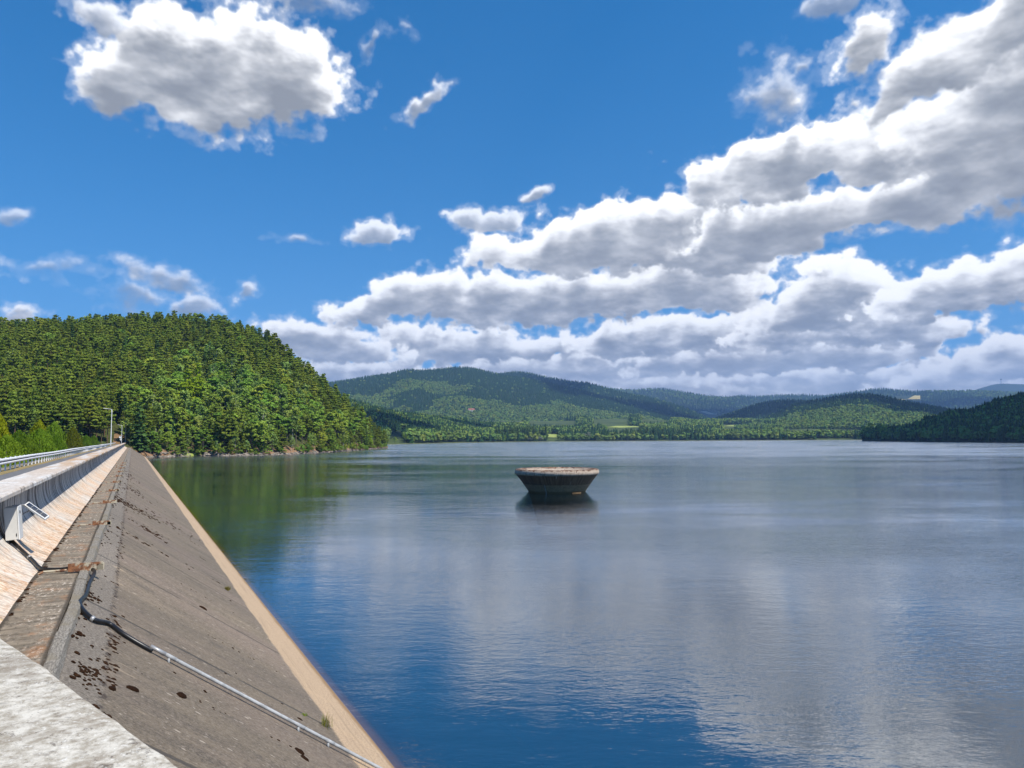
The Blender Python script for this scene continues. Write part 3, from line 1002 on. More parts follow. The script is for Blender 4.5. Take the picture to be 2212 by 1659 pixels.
# kerb: separate weathered blocks, some of them out of line
mbv, mbf, mbuv = [], [], []
t = T0
kr = random.Random(3)
while t < T1 - 8:
    L = 2.56 if t < 120 else 10.24
    a, b = t + .012, min(t + L - .012, T1 - 8)
    ds, dz = kr.uniform(-.018, .018), kr.uniform(-.014, .014)
    yaw = kr.uniform(-.012, .012)
    nseg = 8 if t < 60 else 2
    base = len(mbv)
    prof = [(S_KERB_IN + .01, -.16), (S_KERB_IN + .01, .035), (S_KERB_IN + .03, .055), (S_KERB_OUT - .05, .050), (S_KERB_OUT - .01, .02), (S_KERB_OUT + .02, -.12)]
    arcs = np.concatenate([[0], np.cumsum([math.hypot(prof[i + 1][0] - prof[i][0], prof[i + 1][1] - prof[i][1]) for i in range(5)])])
    for k in range(nseg + 1):
        tt = a + (b - a) * k / nseg
        for i, (s, z) in enumerate(prof):
            e = .014 * (vnoise(tt * 2.3, i * 3.1, 8) - .5) * 2
            mbv.append((s + ds + yaw * (tt - a) + e, tt, Z(H_KERB) + z + dz + e * .6))
            mbuv.append((tt, arcs[i]))
    for k in range(nseg):
        for i in range(5):
            mbf.append((base + k * 6 + i, base + k * 6 + i + 1, base + (k + 1) * 6 + i + 1, base + (k + 1) * 6 + i))
    mbf.append(tuple(base + i for i in range(6))[::-1])
    mbf.append(tuple(base + nseg * 6 + i for i in range(6)))
    t += L
mesh_obj('kerb', mbv, mbf, MATS['kerb_concrete'], dam_root, None, mbuv)
# the core behind the wall and the downstream shoulder
extrude('crest_body', [(S_WALL_BOT - .05, Z(H_LEDGE + .02)), (S_WALL_BOT - .05, Z(H_LEDGE + 1.5)), (-7.4, Z(H_LEDGE + 1.5)), (-7.4, Z(H_ROAD + .06)), (-3.05, Z(H_ROAD + .06)), (-3.05, Z(H_LEDGE + .02))],
        [T0, 60, 180, T1], MATS['kerb_concrete'], dam_root, closed=True)

# wave wall: coping slab over a concave face
wall = thing('wave_wall', 'pale concrete wave wall with overhanging coping slab and lichen stained concave face along the dam crest', 'wall', (0, 0, 0), DAM_Z)
ch = .03
cop = [(S_SLAB_IN, Z(H_SLAB + .12)), (S_SLAB_IN, Z(H_SLAB + .02)), (S_SLAB_IN + .02, Z(H_SLAB)), (S_SLAB_OUT - ch, Z(H_SLAB - .004)), (S_SLAB_OUT, Z(H_SLAB + ch)), (S_SLAB_OUT, Z(H_SLAB + .115)), (S_SLAB_OUT - .02, Z(H_SLAB + .13)), (-2.99, Z(H_SLAB + .15))]
extrude('coping', cop, ts, MATS['coping_concrete'], wall, closed=True, jit=wob(9, .010), caps=True)
arc = catmull([(-2.96, Z(1.27)), (-3.0, Z(1.62)), (-2.985, Z(1.98)), (-2.86, Z(2.38)), (-2.56, Z(2.72)), (-2.22, Z(2.94)), (S_WALL_BOT, Z(H_LEDGE + .012))], 5)
extrude('concave_face', [tuple(p) for p in arc], ts, MATS['wave_concrete'], wall, smooth=True, jit=wob(15, .006))
extrude('road_side_face', [(-3.30, Z(H_SLAB + .118)), (-3.30, Z(H_ROAD + .08))], ts, MATS['wave_concrete'], wall)

# near bay of the parapet, where the photograph is taken from
bay = thing('lookout_parapet', 'weathered pale concrete parapet slab close by, cut off by the lower left corner', 'parapet', (0, 0, 0), DAM_Z)
e0, e1 = np.array([5.41, -.67]), np.array([2.92, .21])
dr = (e1 - e0) / np.linalg.norm(e1 - e0)
pin = np.array([-dr[1], dr[0]])
if pin[1] > 0:
    pin = -pin
A0 = e0 - dr * 1.72                                    # where it leaves the straight wall
A1 = e1 + dr * 2.6
bm = bmesh.new()
NN = 60
cols = []
for k in range(NN + 1):
    p = A0 + (A1 - A0) * k / NN
    w = .02 * (vnoise(k * .35, 2.2, 31) - .5) + .01 * (vnoise(k * 1.3, 5.2, 33) - .5)
    row = []
    for off, z in ((.0 - .03, -.14), (.0, -.11), (.0, -.03), (.016, -.008), (.045, 0), (.4, 0), (.85, 0), (1.02, 0), (1.03, -.02), (1.03, -.15)):
        q = p + pin * (off + (w if off < .05 else 0))
        row.append(bm.verts.new((q[1], q[0], Z(H_SLAB) + z + .003)))
    cols.append(row)
for k in range(NN):
    for i in range(9):
        bm.faces.new((cols[k][i], cols[k + 1][i], cols[k + 1][i + 1], cols[k][i + 1]))
bm.faces.new([v for v in cols[0]])
bm.faces.new([v for v in cols[NN]][::-1])
bmesh.ops.recalc_face_normals(bm, faces=bm.faces)
me = bpy.data.meshes.new('slab')
bm.to_mesh(me); bm.free()
me.materials.append(MATS['bay_concrete'])
o = bpy.data.objects.new('slab', me); o.parent = bay; link(o)
# its supporting wall, down to the facing
bw = MB()
for k in range(14):
    p, q = A0 + (A1 - A0) * k / 14, A0 + (A1 - A0) * (k + 1) / 14
    a, b = p + pin * .32, q + pin * .32
    c, d = p + pin * .75, q + pin * .75
    zt, zb = Z(H_SLAB + .13), Z(5.2)
    bw.add([(a[1], a[0], zt), (b[1], b[0], zt), (b[1], b[0], zb), (a[1], a[0], zb), (c[1], c[0], zt), (d[1], d[0], zt), (d[1], d[0], zb), (c[1], c[0], zb)],
           [(0, 1, 2, 3), (5, 4, 7, 6), (0, 3, 7, 4), (1, 5, 6, 2)])
bw.build('support_wall', MATS['bay_concrete'], bay)

# road and verge on the crest
road = extrude('road', [(-3.31, Z(H_ROAD)), (-5.75, Z(H_ROAD + .03))], [T0, 20, 60, 120, 200, T1 + 4], MATS['road_asphalt'])
road.rotation_euler.z = DAM_Z
tag(road, 'grey asphalt lane on the dam crest between the wave wall and the crash barrier', 'road', kind='structure')
verge = extrude('verge', [(-5.72, Z(H_ROAD + .026)), (-6.4, Z(H_ROAD + .01)), (-7.6, Z(H_ROAD + .15)), (-11, Z(H_ROAD + 1.2)), (-20, Z(H_ROAD + 5)), (-60, Z(H_ROAD + 16))], list(np.arange(T0, T1 + 10, 3.0)), MATS['dry_verge'], jit=wob(21, .05))
verge.rotation_euler.z = DAM_Z
tag(verge, 'strip of dry orange brown grass under the crash barrier', 'verge', kind='structure')

# crash barrier
gr = thing('crash_barrier', 'white crash barrier with two-lipped rail on short posts beside the crest road', 'barrier', (0, 0, 0), DAM_Z)
SG = -6.18
ztop = Z(.95)
wprof = [(SG - .01, ztop - .335), (SG + .03, ztop - .315), (SG + .075, ztop - .285), (SG + .08, ztop - .235), (SG + .03, ztop - .195), (SG - .005, ztop - .165), (SG + .03, ztop - .135), (SG + .08, ztop - .095), (SG + .075, ztop - .045), (SG + .03, ztop - .015), (SG - .01, ztop)]
extrude('rail', wprof, [T0 + 8, 20, 40, 60, 80, 100, 140, 180, 220, 260, 300, 338], [MATS['guard_paint'], MATS['guard_valley_shade']], gr, mi=[0, 0, 0, 0, 1, 1, 0, 0, 0, 0],  # shade under the upper lip painted darker into the valley faces
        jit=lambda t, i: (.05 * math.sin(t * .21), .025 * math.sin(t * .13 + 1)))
pp = MB()
for dx, dy, sx, sy in ((0, 0, .012, .12), (-.03, .054, .06, .012), (-.03, -.054, .06, .012)):
    pp.box((dx, dy, -.02), (sx, sy, .78))
post0 = pp.build('post', MATS['guard_paint'], gr)
for k in range(100):
    o = post0 if k == 0 else post0.copy()
    if k:
        COL.objects.link(o); o.parent = gr
    tt = 42 + k * 1.95
    o.location = (SG - .02 + .05 * math.sin(tt * .21), tt, ztop - .36 + .025 * math.sin(tt * .13 + 1))

# lamps
def lamp(label, u, vb, vt, ua, t):
    base = dam(t, S_SLAB_IN - .25, H_ROAD)
    tp = ray(u, vt)
    Y = float(np.hypot(base[0], base[1]))
    H = HC + Y * elev(u, vt) - Z(H_ROAD)
    root = thing('street_lamp', label, 'street lamp', tuple(base), DAM_Z, 'white street lamps along the dam crest')
    m = MB(); m.tube([(0, 0, -.1), (0, 0, 1.2), (0, 0, H * .9), (0, 0, H)], [.085, .08, .06, .055], 10)
    m.tube([(0, 0, -.1), (0, 0, .25)], [.13, .13], 10)
    m.build('pole', MATS['white_paint'], root, True)
    m = MB(); m.tube([(0, 0, H - .03), (-.15, .0, H + .08), (-.7, 0, H + .17)], [.05, .045, .04], 8); m.build('arm', MATS['white_paint'], root, True)
    m = MB(); m.box((-1.05, 0, H + .21), (.8, .26, .09), Matrix.Rotation(.12, 3, 'Y'), bev=.03); m.build('lamp_head', MATS['white_paint'], root)
    return root, H


def t_at(u, s):
    """distance along the dam where a line at offset s is seen in column u"""
    a = azim(u)
    k = s / float(a @ NAX)
    return k * float(a @ DAX)


tl1 = t_at(239.5, S_SLAB_IN - .25); tl2 = t_at(262.5, S_SLAB_IN - .25); tl3 = t_at(271.5, S_SLAB_IN - .25)
lamp('tallest of three white street lamps, nearest one on the crest road', 241, 968, 885, 228, tl1)
l2, H2 = lamp('middle white street lamp on the crest, with a white loudspeaker halfway up', 264, 961, 919, 256, tl2)
lamp('farthest and shortest looking white street lamp, at the end of the dam', 272, 959, 932, 268, tl3)
m = MB(); m.lathe([(.05, 0), (.34, .16), (.42, .42), (.36, .46), (.08, .2)], 16)
sp = m.build('loudspeaker', MATS['white_paint'], thing('loudspeaker', 'pair of white horn loudspeakers fixed to the middle street lamp', 'loudspeaker', tuple(dam(tl2 - .3, S_SLAB_IN - .75, H_ROAD - H2 * .40)), DAM_Z))
sp.rotation_euler = (R(100), 0, R(10))
par = sp.parent; sp.name = 'horn'
o = sp.copy(); COL.objects.link(o); o.location = (.2, 0, -.85); o.scale = (.8, .8, .8)
m = MB(); m.tube([(-.1, 0, -.2), (.5, 0, -.2)], .03, 6); m.build('bracket', MATS['galvanised'], par)
sg = thing('round_sign', 'round white disc sign on a thin post at the far end of the dam', 'sign', tuple(dam(tl3 - 20, S_SLAB_IN - .45, H_ROAD)), DAM_Z)
m = MB(); m.tube([(0, 0, 0), (0, 0, 3.0)], .04, 8); m.build('post', MATS['galvanised'], sg)
m = MB(); m.tube([(0, -.05, 3.2), (0, -.08, 3.2)], .62, 24); m.build('disc', MATS['white_paint'], sg)

# ------------------------------------------------------------------ things on the dam
cab = thing('control_cabinet', 'pale grey weatherproof cabinet hung on the wave wall under the coping', 'cabinet', tuple(dam(22.45, -2.66, 1.66)), DAM_Z)
tilt = Matrix.Rotation(R(-5), 4, 'Y')
m = MB(); m.box((0, .33, -.42), (.27, .62, .82), tilt, bev=.012); m.build('body', MATS['box_paint'], cab)
m = MB(); m.box((.155, .33, -.41), (.035, .64, .84), tilt, bev=.012); dd = m.build('door', MATS['white_paint'], cab)
for c in ((.18, .02, -.13), (.13, .02, -.70)):
    m = MB(); m.box(c, (.016, .03, .07), tilt); m.build('hinge', MATS['black_plastic'], dd)
m = MB(); m.tube([(-.02, .33, -.82), (0, .30, -.93)], .05, 10); m.build('cable_gland', MATS['black_plastic'], cab)

pan = thing('solar_panel', 'narrow solar panel with four dark cells jutting from the wave wall beside the cabinet', 'solar panel', (0, 0, 0), DAM_Z)
def dl(u, v, h):
    t, s = dam_on_h(u, v, h)
    return Vector((s, t, Z(h)))
zz = lambda x, y: (x / 4.145 * .54, (2000 + y / 4.145) * .54)
pa, pb = dl(*zz(400, 80), 1.68), dl(*zz(478, 25), 1.62)
pc, pd = dl(*zz(822, 262), 1.95), dl(*zz(750, 318), 2.0)
def quad_box(m, P, th, mi=0):
    n = (P[1] - P[0]).cross(P[3] - P[0]).normalized()
    if n.z < 0: n = -n
    m.add([p for p in P] + [p - n * th for p in P], [(0, 1, 2, 3), (7, 6, 5, 4), (0, 4, 5, 1), (1, 5, 6, 2), (2, 6, 7, 3), (3, 7, 4, 0)], mi)
    return n
m = MB(); nrm = quad_box(m, [pa, pb, pc, pd], .04); m.build('frame', MATS['white_paint'], pan)
for k in range(4):
    f0, f1 = .05 + .228 * k, .05 + .228 * k + .215
    lerp = lambda a, b, f: a + (b - a) * f
    L0, L1, R0_, R1_ = lerp(pa, pd, f0), lerp(pa, pd, f1), lerp(pb, pc, f0), lerp(pb, pc, f1)
    q = [lerp(L0, R0_, .17), lerp(L0, R0_, .86), lerp(L1, R1_, .86), lerp(L1, R1_, .17)]
    m = MB(); quad_box(m, [p + nrm * .006 for p in q], .008); m.build('solar_cell', MATS['solar_cells'], pan)
m = MB(); m.tube([(pa + pb) / 2 - nrm * .05, (pa + pb) / 2 - nrm * .08 + Vector((-.30, .02, .02))], .018, 6)
m.tube([(pa + pb) / 2 * .7 + (pc + pd) / 2 * .3 - nrm * .05, (pa + pb) / 2 - nrm * .2 + Vector((-.32, .06, -.25))], .014, 6); m.build('bracket', MATS['galvanised'], pan)

# cable in black hose: cabinet - wave wall - joint in the ledge - facing
hose = thing('cable_hose', 'thick black cable hose hanging from the cabinet, over the ledge and onto the facing', 'hose', (0, 0, 0), DAM_Z)
def wl(i, t):                                          # on the concave face
    p = arc[i]; return Vector((p[0] + .05, t, p[1] + .05))
na = len(arc)
P = [Vector((-2.66, 22.76, Z(2.55)))] + [wl(int(f * (na - 1)), tt) for f, tt in ((.62, 22.72), (.74, 22.4), (.88, 21.8), (.99, 21.25))]
P += [Vector((-1.78, 21.0, Z(H_LEDGE - .05))), Vector((-1.4, 20.72, Z(H_LEDGE - .06))), Vector((-1.0, 20.55, Z(H_LEDGE - .13))), Vector((-.72, 20.35, Z(H_LEDGE - .02))), Vector((-.77, 19.3, Z(3.19))), Vector((-.765, 17.9, Z(3.18)))]
P += [face_uv(q[0], q[1], .05) for q in ((168, 1310), (196, 1342), (232, 1352), (262, 1374), (300, 1397), (326, 1411))]
cur = [Vector(p) for p in catmull(P, 6)]
m = MB(); m.tube(cur, .042, 10); m.build('hose', MATS['black_plastic'], hose, True)
for i in (16, 72):
    d = (cur[i + 1] - cur[i - 1]).normalized()
    m = MB(); m.tube([cur[i] - d * .03, cur[i] + d * .03], .052, 10)
    m.build('clamp', MATS['steel'], hose, True)

pipe = thing('steel_pipe', 'straight galvanised steel pipe lying across the asphalt facing down into the water', 'pipe', (0, 0, 0), DAM_Z)
q0, q1 = face_uv(328, 1412, .10), face_uv(795, 1659, .10)
q1 = q0 + (q1 - q0) * 1.25
m = MB(); m.tube([q0 + (q1 - q0) * f for f in (0, .25, .5, .75, 1)], .034, 14); m.build('tube', MATS['galvanised'], pipe, True)
dq = (q1 - q0).normalized()
m = MB(); m.tube([q0 - dq * .10, q0 + dq * .22], .038, 14); m.build('sleeve', MATS['steel'], pipe, True)
for u, v in ((363, 1431), (640, 1573), (704, 1607)):
    c = face_uv(u, v, .10)
    f = (c - q0).dot(dq); c = q0 + dq * f
    m = MB(); m.tube([c - dq * .10, c + dq * .10], .038, 14)
    m.box(c - Vector((1, 0, SLOPE)).normalized() * .08, (.04, .06, .12)); m.build('coupling', MATS['galvanised'], pipe, True)

# rusty brackets at the joints of the ledge
m = MB()
plate = MB(); plate.box((.06, 0, .075), (.58, .035, .15)); plate.box((.30, .02, .06), (.14, .075, .13), bev=.01)
rod = MB(); rod.tube([(-.24, .01, .035), (-.62, .03, .03), (-.70, .03, -.01)], .022, 8)
br0 = thing('rusty_bracket', '', 'bracket', (0, 0, 0), DAM_Z, 'rusty brackets at the ledge joints')
plate.build('plate', MATS['rust'], br0); rod.build('rod', MATS['rust'], br0)
BR = [(20.45, 1.25, 'largest rusty bracket, by the black hose where it crosses the ledge'), (31.1, 1.0, 'second rusty bracket on the ledge, just beyond the solar panel'), (41.6, 1.0, 'third rusty bracket counted from the black hose, at a ledge joint'),
      (51.0, .95, 'fourth rusty bracket along the ledge, its end bent like a claw'), (61.3, .95, 'fifth rusty bracket along the ledge, small in the picture'), (71.4, .9, 'sixth rusty bracket along the ledge, small and brown'),
      (81.2, .9, 'seventh rusty bracket along the ledge, before the upright bar'), (91.5, .9, 'eighth rusty bracket along the ledge, a thin brown line'), (101.8, .9, 'ninth rusty bracket along the ledge, far off'), (112, .9, 'tenth and farthest rusty bracket on the ledge')]
for i, (t, sc, lab) in enumerate(BR):
    o = br0 if i == 0 else copy_tree(br0)
    o.location = dam(t, -.98, H_KERB - .045); o.scale = (sc, sc, sc); o['label'] = lab
m = MB(); m.box((0, 0, .35), (.05, .05, .8)); m.box((0, 0, .72), (.12, .06, .06))
ub = thing('iron_bar', 'upright rusty iron bar standing on the ledge far along the dam', 'bar', tuple(dam(93, -1.5, H_LEDGE)), DAM_Z)
m.build('bar', MATS['rust'], ub)

# moss cushions on the facing
def cushion(seed, r=1.0):
    rg = random.Random(seed)
    bm = bmesh.new()
    bmesh.ops.create_icosphere(bm, subdivisions=3, radius=1)
    for v in bm.verts:
        k = 1 + .28 * (float(fbm(v.co.x * 1.8 + seed, v.co.y * 1.8, seed, 3)) - .45) * 2
        v.co.x *= k * 1.25; v.co.y *= k * .9; v.co.z = v.co.z * .42 * k
    me = bpy.data.meshes.new('moss_cushion')
    bm.to_mesh(me); bm.free()
    me.polygons.foreach_set('use_smooth', np.ones(len(me.polygons), bool))
    me.materials.append(MATS['moss'])
    return me
CM = [cushion(s) for s in (1, 2, 3, 4)]
FROT = Matrix.Rotation(math.atan(1 / SLOPE), 4, 'Y')
DM = Matrix.Rotation(DAM_Z, 4, 'Z')
zf = lambda x, y: (x / 2.018 * .54, (2250 + y / 2.018) * .54)          # zoom of the lower left
zg = lambda x, y: ((800 + x / 2.212) * .54, (2322 + y / 2.212) * .54)
BIG = [(zf(1637, 370), .11, 'round dark moss cushion at the end of a pale streak on the facing'), (zf(1065, 1022), .10, 'dark moss cushion below the hose, left one of the two big ones above the parapet'),
       (zf(1465, 1077), .11, 'dark moss cushion with pale streak, right of the other above the parapet'), (zf(905, 1020), .075, 'flat dark moss cushion nearest to the mossy rim of the facing'),
       (zf(1655, 1043), .045, 'small moss cushion under the middle of the steel pipe'), (zf(1410, 893), .035, 'tiny moss cushion just below the steel pipe'), (zf(1075, 625), .085, 'moss cushion lying right behind the black hose'),
       (zf(1030, 600), .07, 'brown moss cushion touching another one behind the black hose'), (zf(1860, 310), .05, 'moss cushion on the facing below the grass tuft'), (zf(1525, 55), .06, 'flat moss cushion high on the facing seam'),
       (zg(880, 1515), .10, 'large moss cushion below the steel pipe near the bottom edge'), (zg(925, 1575), .08, 'moss cushion adjoining the large one at the bottom edge'), (zg(882, 1228), .055, 'moss cushion above the pipe beside the little green plant'),
       (zg(725, 1092), .03, 'tiny moss cushion between the pipe and the pale band'), (zg(225, 823), .035, 'tiny moss cushion above the steel pipe'), (zf(1905, 895), .03, 'smallest moss cushion above the pipe, near its left half')]
for i, ((u, v), r, lab) in enumerate(BIG):
    o = bpy.data.objects.new('moss_cushion', CM[i % 4])
    o.matrix_world = DM @ Matrix.Translation(face_uv(u, v, .0)) @ FROT @ Matrix.Rotation(i * .5, 4, 'Z') @ Matrix.Diagonal((r, r * .85, r, 1))
    tag(link(o), lab, 'moss', 'moss cushions on the asphalt facing')
# the many small ones along the rim and the seams: one object
V, Fc = [], []
rg = random.Random(5)
spots = []
for k in range(520):                                    # rim below the kerb
    t = 9 + 130 * rg.random() ** 1.8
    s = S_KERB_OUT + .02 + abs(rg.gauss(0, .10)) if rg.random() < .45 else -.26 + rg.gauss(0, .07)
    if vnoise(t * .5, 3.3, 40) > .40:
        spots.append((t, s, rg.uniform(.012, .045)))
CL = [(12.9, -.36, .17, .16, 34), (13.6, -.27, .2, .1, 26), (12.4, -.5, .3, .12, 22), (15.3, -.23, .35, .07, 24), (16.8, -.2, .4, .08, 20), (18.3, -.66, .3, .1, 26), (47.5, -.3, 1.2, .35, 70), (48.6, .5, 1.0, .5, 60), (51.2, 2.0, 1.3, .8, 40), (39.5, .9, .5, .35, 45), (64, .25, 2, .5, 50), (85, 0, 4, .5, 50), (33.6, 0, .3, .6, 30)]
for t0_, s0_, dt_, ds_, nn in CL:
    for k in range(nn):
        spots.append((rg.gauss(t0_, dt_), max(S_KERB_OUT + .02, rg.gauss(s0_, ds_)), rg.uniform(.012, .042) * (1.0 if t0_ < 30 else 1.9)))
for k in range(200):                                    # seams
    t = (rg.randrange(1, 13) + .13) * 6.72
    spots.append((t + rg.gauss(0, .05), S_KERB_OUT + rg.uniform(0, 4.5), rg.uniform(.010, .032) * (1 if t < 30 else 1.5)))
for k in range(120):                                    # the angle between wave wall and ledge
    t = rg.uniform(12, 60)
    V0 = Vector((S_WALL_BOT + rg.uniform(.0, .09), t, Z(H_LEDGE - .005)))
    spots.append((V0, None, rg.uniform(.02, .055)))
tmp = CM[0]
cv = np.array([v.co[:] for v in cushion(9).vertices]); cf = [tuple(p.vertices) for p in CM[0].polygons]
bm = bmesh.new(); bmesh.ops.create_icosphere(bm, subdivisions=2, radius=1)
cv = np.array([v.co[:] for v in bm.verts]); cf = [tuple(v.index for v in f.verts) for f in bm.faces]; bm.free()
cv[:, 2] *= .5
FR3 = np.array(FROT.to_3x3())
for i, (t, s, r) in enumerate(spots):
    base = len(V)
    k = 1 + .5 * (fbm(cv[:, 0] * 1.7 + i * 3.1, cv[:, 1] * 1.7, i % 50, 2) - .4)
    P = cv * k[:, None] * r * np.array([1.2, .9, 1])
    if s is None:
        V += [tuple(p + np.array(t)) for p in P]
    else:
        if s < S_KERB_OUT or s > 5: continue
        c = np.array(face_at(t, H_FACE + (s - S_KERB_OUT) / SLOPE, 0))
        V += [tuple(p) for p in (P @ FR3.T + c)]
    Fc += [tuple(base + j for j in f) for f in cf]
mo = mesh_obj('moss_patches', V, Fc, MATS['moss'], smooth=True)
mo.rotation_euler.z = DAM_Z
tag(mo, 'dark brown moss scattered along the rim, ledge and seams of the facing', 'moss', kind='stuff')

# tufts of grass on the facing
def tuft(name, label, uv, n, hgt, spread, mat, cat='grass tuft'):
    m = MB()
    rg = random.Random(n)
    for k in range(n):
        a, l = rg.uniform(0, 2 * PI), hgt * rg.uniform(.5, 1)
        lean = rg.uniform(.05, .6)
        b = Vector((rg.gauss(0, spread), rg.gauss(0, spread), 0))
        d = Vector((math.cos(a), math.sin(a), 0))
        w = Vector((-d.y, d.x, 0)) * .006
        pts = [b, b + d * l * lean * .4 + Vector((0, 0, l * .6)), b + d * l * lean + Vector((0, 0, l))]
        m.add([pts[0] - w, pts[0] + w, pts[1] + w * .8, pts[1] - w * .8, pts[2]], [(0, 1, 2, 3), (3, 2, 4)])
    o = m.build(name, MATS[mat])
    o.matrix_world = DM @ Matrix.Translation(face_uv(*uv))
    return tag(o, label, cat)
tuft('grass_tuft', 'bushy yellow green grass tuft on the facing seam, close above the pale band', zf(1835, 225), 160, .20, .05, 'grass_blades')
tuft('grass_tuft', 'sparse tall dry grass tuft at the edge of the pale band near the steel pipe', zg(1115, 1300), 50, .34, .07, 'grass_blades')
tuft('weed', 'small green leafy weed on the facing above the steel pipe', zg(925, 1200), 40, .07, .04, 'leaves_lime', 'weed')
tuft('grass_tuft', 'tiny grass tuft further along the facing, left of the pale band', (555, 1180), 60, .25, .05, 'grass_blades')

# ------------------------------------------------------------------ trees: prototypes (unit height, scaled when placed)
def cards_np(C, nrm, size, rg, aspect=1.0):
    """leaf cards: centres, preferred normals, half sizes"""
    n = len(C)
    r = rg.normal(size=(n, 3))
    N = nrm + r * .50
    N /= np.linalg.norm(N, axis=1)[:, None] + 1e-9
    T = np.cross(N, rg.normal(size=(n, 3)))
    T /= np.linalg.norm(T, axis=1)[:, None] + 1e-9
    B = np.cross(N, T)
    s = size * rg.uniform(.65, 1.3, (n, 1))
    return T * s * aspect, B * s


def trunk_mb(h0, r, lean=.0, limbs=5, seed=0, l0=.35, l1=.8, ll=.16):
    rg = random.Random(seed)
    m = MB()
    pts = [(0, 0, -.04), (lean * .3, 0, .3), (lean * .6 + rg.uniform(-.01, .01), rg.uniform(-.01, .01), .6 * h0 + .1), (lean, 0, h0)]
    m.tube(pts, [r * 1.15, r, r * .65, r * .12], 6)
    for k in range(limbs):
        z = l0 + (l1 - l0) * (k + rg.random()) / limbs
        a = rg.uniform(0, 2 * PI); L = ll * (1.1 - z) * 1.4
        m.tube([(lean * z, 0, z), (lean * z + math.cos(a) * L * .6, math.sin(a) * L * .6, z + .03), (lean * z + math.cos(a) * L, math.sin(a) * L, z + .07)], [r * .35, r * .22, r * .08], 4, caps=False)
    return m


def pine_crown(seed, z0=.32, wide=.17, nw=11, per=38, size=.0155, top=1.0, droop=-.02):
    rg = np.random.default_rng(seed)
    C, N = [], []
    for w in range(nw):
        f = w / (nw - 1)
        z = z0 + (.955 - z0) * f
        rad = wide * (1 - f ** 2.3) * rg.uniform(.72, 1.2) * (.75 + .25 * min(1, f * 4)) + .03
        nb = 6 if f < .7 else 4
        a0 = rg.uniform(0, 6.28)
        for b in range(nb):
            if rg.random() < .14:
                continue
            a = a0 + 6.283 * b / nb + rg.normal() * .22
            L = rad * rg.uniform(.65, 1.2)
            n = max(5, int(per * (L / wide + .35)))
            t = rg.uniform(.18, 1.0, n) ** .7
            d = np.stack([np.cos(a) * t * L, np.sin(a) * t * L, z + droop * t + .035 * t * t + rg.normal(size=n) * .011], 1)
            side = rg.normal(size=n) * .030 * (1.15 - .5 * t)
            d[:, 0] += -np.sin(a) * side; d[:, 1] += np.cos(a) * side
            C.append(d)
            N.append(np.tile([np.cos(a) * .95, np.sin(a) * .95, .85], (n, 1)))
    n = 22
    C.append(np.stack([rg.normal(size=n) * .028, rg.normal(size=n) * .028, rg.uniform(.90, 1.0, n)], 1))
    N.append(rg.normal(size=(n, 3)) + np.array([0, 0, .5]))
    C = np.concatenate(C); N = np.concatenate(N)
    X, Y = cards_np(C, N, size, rg, 1.25)
    m = MB(); m.cards(C, X, Y)
    return m


def spruce_crown(seed, z0=.10, wide=.16, nw=16, per=12, size=.020):
    rg = np.random.default_rng(seed)
    C, N = [], []
    for w in range(nw):
        f = w / (nw - 1)
        z = z0 + (.97 - z0) * f
        rad = wide * (1 - f) ** .85 * rg.uniform(.8, 1.12) + .008
        nb = 7 if f < .6 else 5
        a0 = rg.uniform(0, 6.28)
        for b in range(nb):
            a = a0 + 6.283 * b / nb + rg.normal() * .15
            L = rad * rg.uniform(.75, 1.15)
            n = max(4, int(per * (L / wide + .3)))
            t = rg.uniform(.12, 1.0, n) ** .8
            d = np.stack([np.cos(a) * t * L, np.sin(a) * t * L, z - .055 * t * (L / wide) + rg.normal(size=n) * .007], 1)
            side = rg.normal(size=n) * .020
            d[:, 0] += -np.sin(a) * side; d[:, 1] += np.cos(a) * side
            C.append(d); N.append(np.tile([np.cos(a) * .7, np.sin(a) * .7, .8], (n, 1)))
    C = np.concatenate(C); N = np.concatenate(N)
    X, Y = cards_np(C, N, size, rg, 1.1)
    m = MB(); m.cards(C, X, Y)
    return m


def broad_crown(seed, z0=.22, rx=.24, ncl=34, per=50, size=.0155, zc=.60, rz=.40, hang=0.0):
    rg = np.random.default_rng(seed)
    C, N = [], []
    for c in range(ncl):
        d = rg.normal(size=3); d /= np.linalg.norm(d)
        if d[2] < -.5 and rg.random() < .6:
            d[2] *= -1
        k = rg.uniform(.55, 1.0)
        ctr = np.array([d[0] * rx * k, d[1] * rx * k, zc + d[2] * rz * k * (1.0 if d[2] > 0 else .85)])
        if ctr[2] > .9: ctr[:2] *= .6
        r = rg.uniform(.045, .085)
        v = rg.normal(size=(per, 3)); v /= np.linalg.norm(v, axis=1)[:, None]
        v[:, 2] = np.where(v[:, 2] < -.3, -v[:, 2] * .5, v[:, 2])
        P = ctr + v * np.array([r, r, r * .75]) * rg.uniform(.55, 1.05, (per, 1))
        P[:, 2] -= hang * rg.random(per) * .12
        C.append(P); N.append(v * .8 + np.array([0, 0, .45]))
    C = np.concatenate(C); N = np.concatenate(N)
    X, Y = cards_np(C, N, size, rg, 1.0)
    m = MB(); m.cards(C, X, Y)
    return m


def mesh_of(mb, name, mats):
    me = bpy.data.meshes.new(name)
    me.from_pydata(mb.V, [], mb.F)
    for x in (mats if isinstance(mats, list) else [mats]):
        me.materials.append(x)
    me.polygons.foreach_set('material_index', np.asarray(mb.M, np.int32))
    me.update()
    return me


def proto(kind, crown, trunk, leaf, bark):
    return dict(kind=kind, crown=mesh_of(crown, kind + '_crown', MATS[leaf]), trunk=mesh_of(trunk, kind + '_trunk', MATS[bark]), leaf=leaf, bark=bark, cm=crown, tm=trunk)


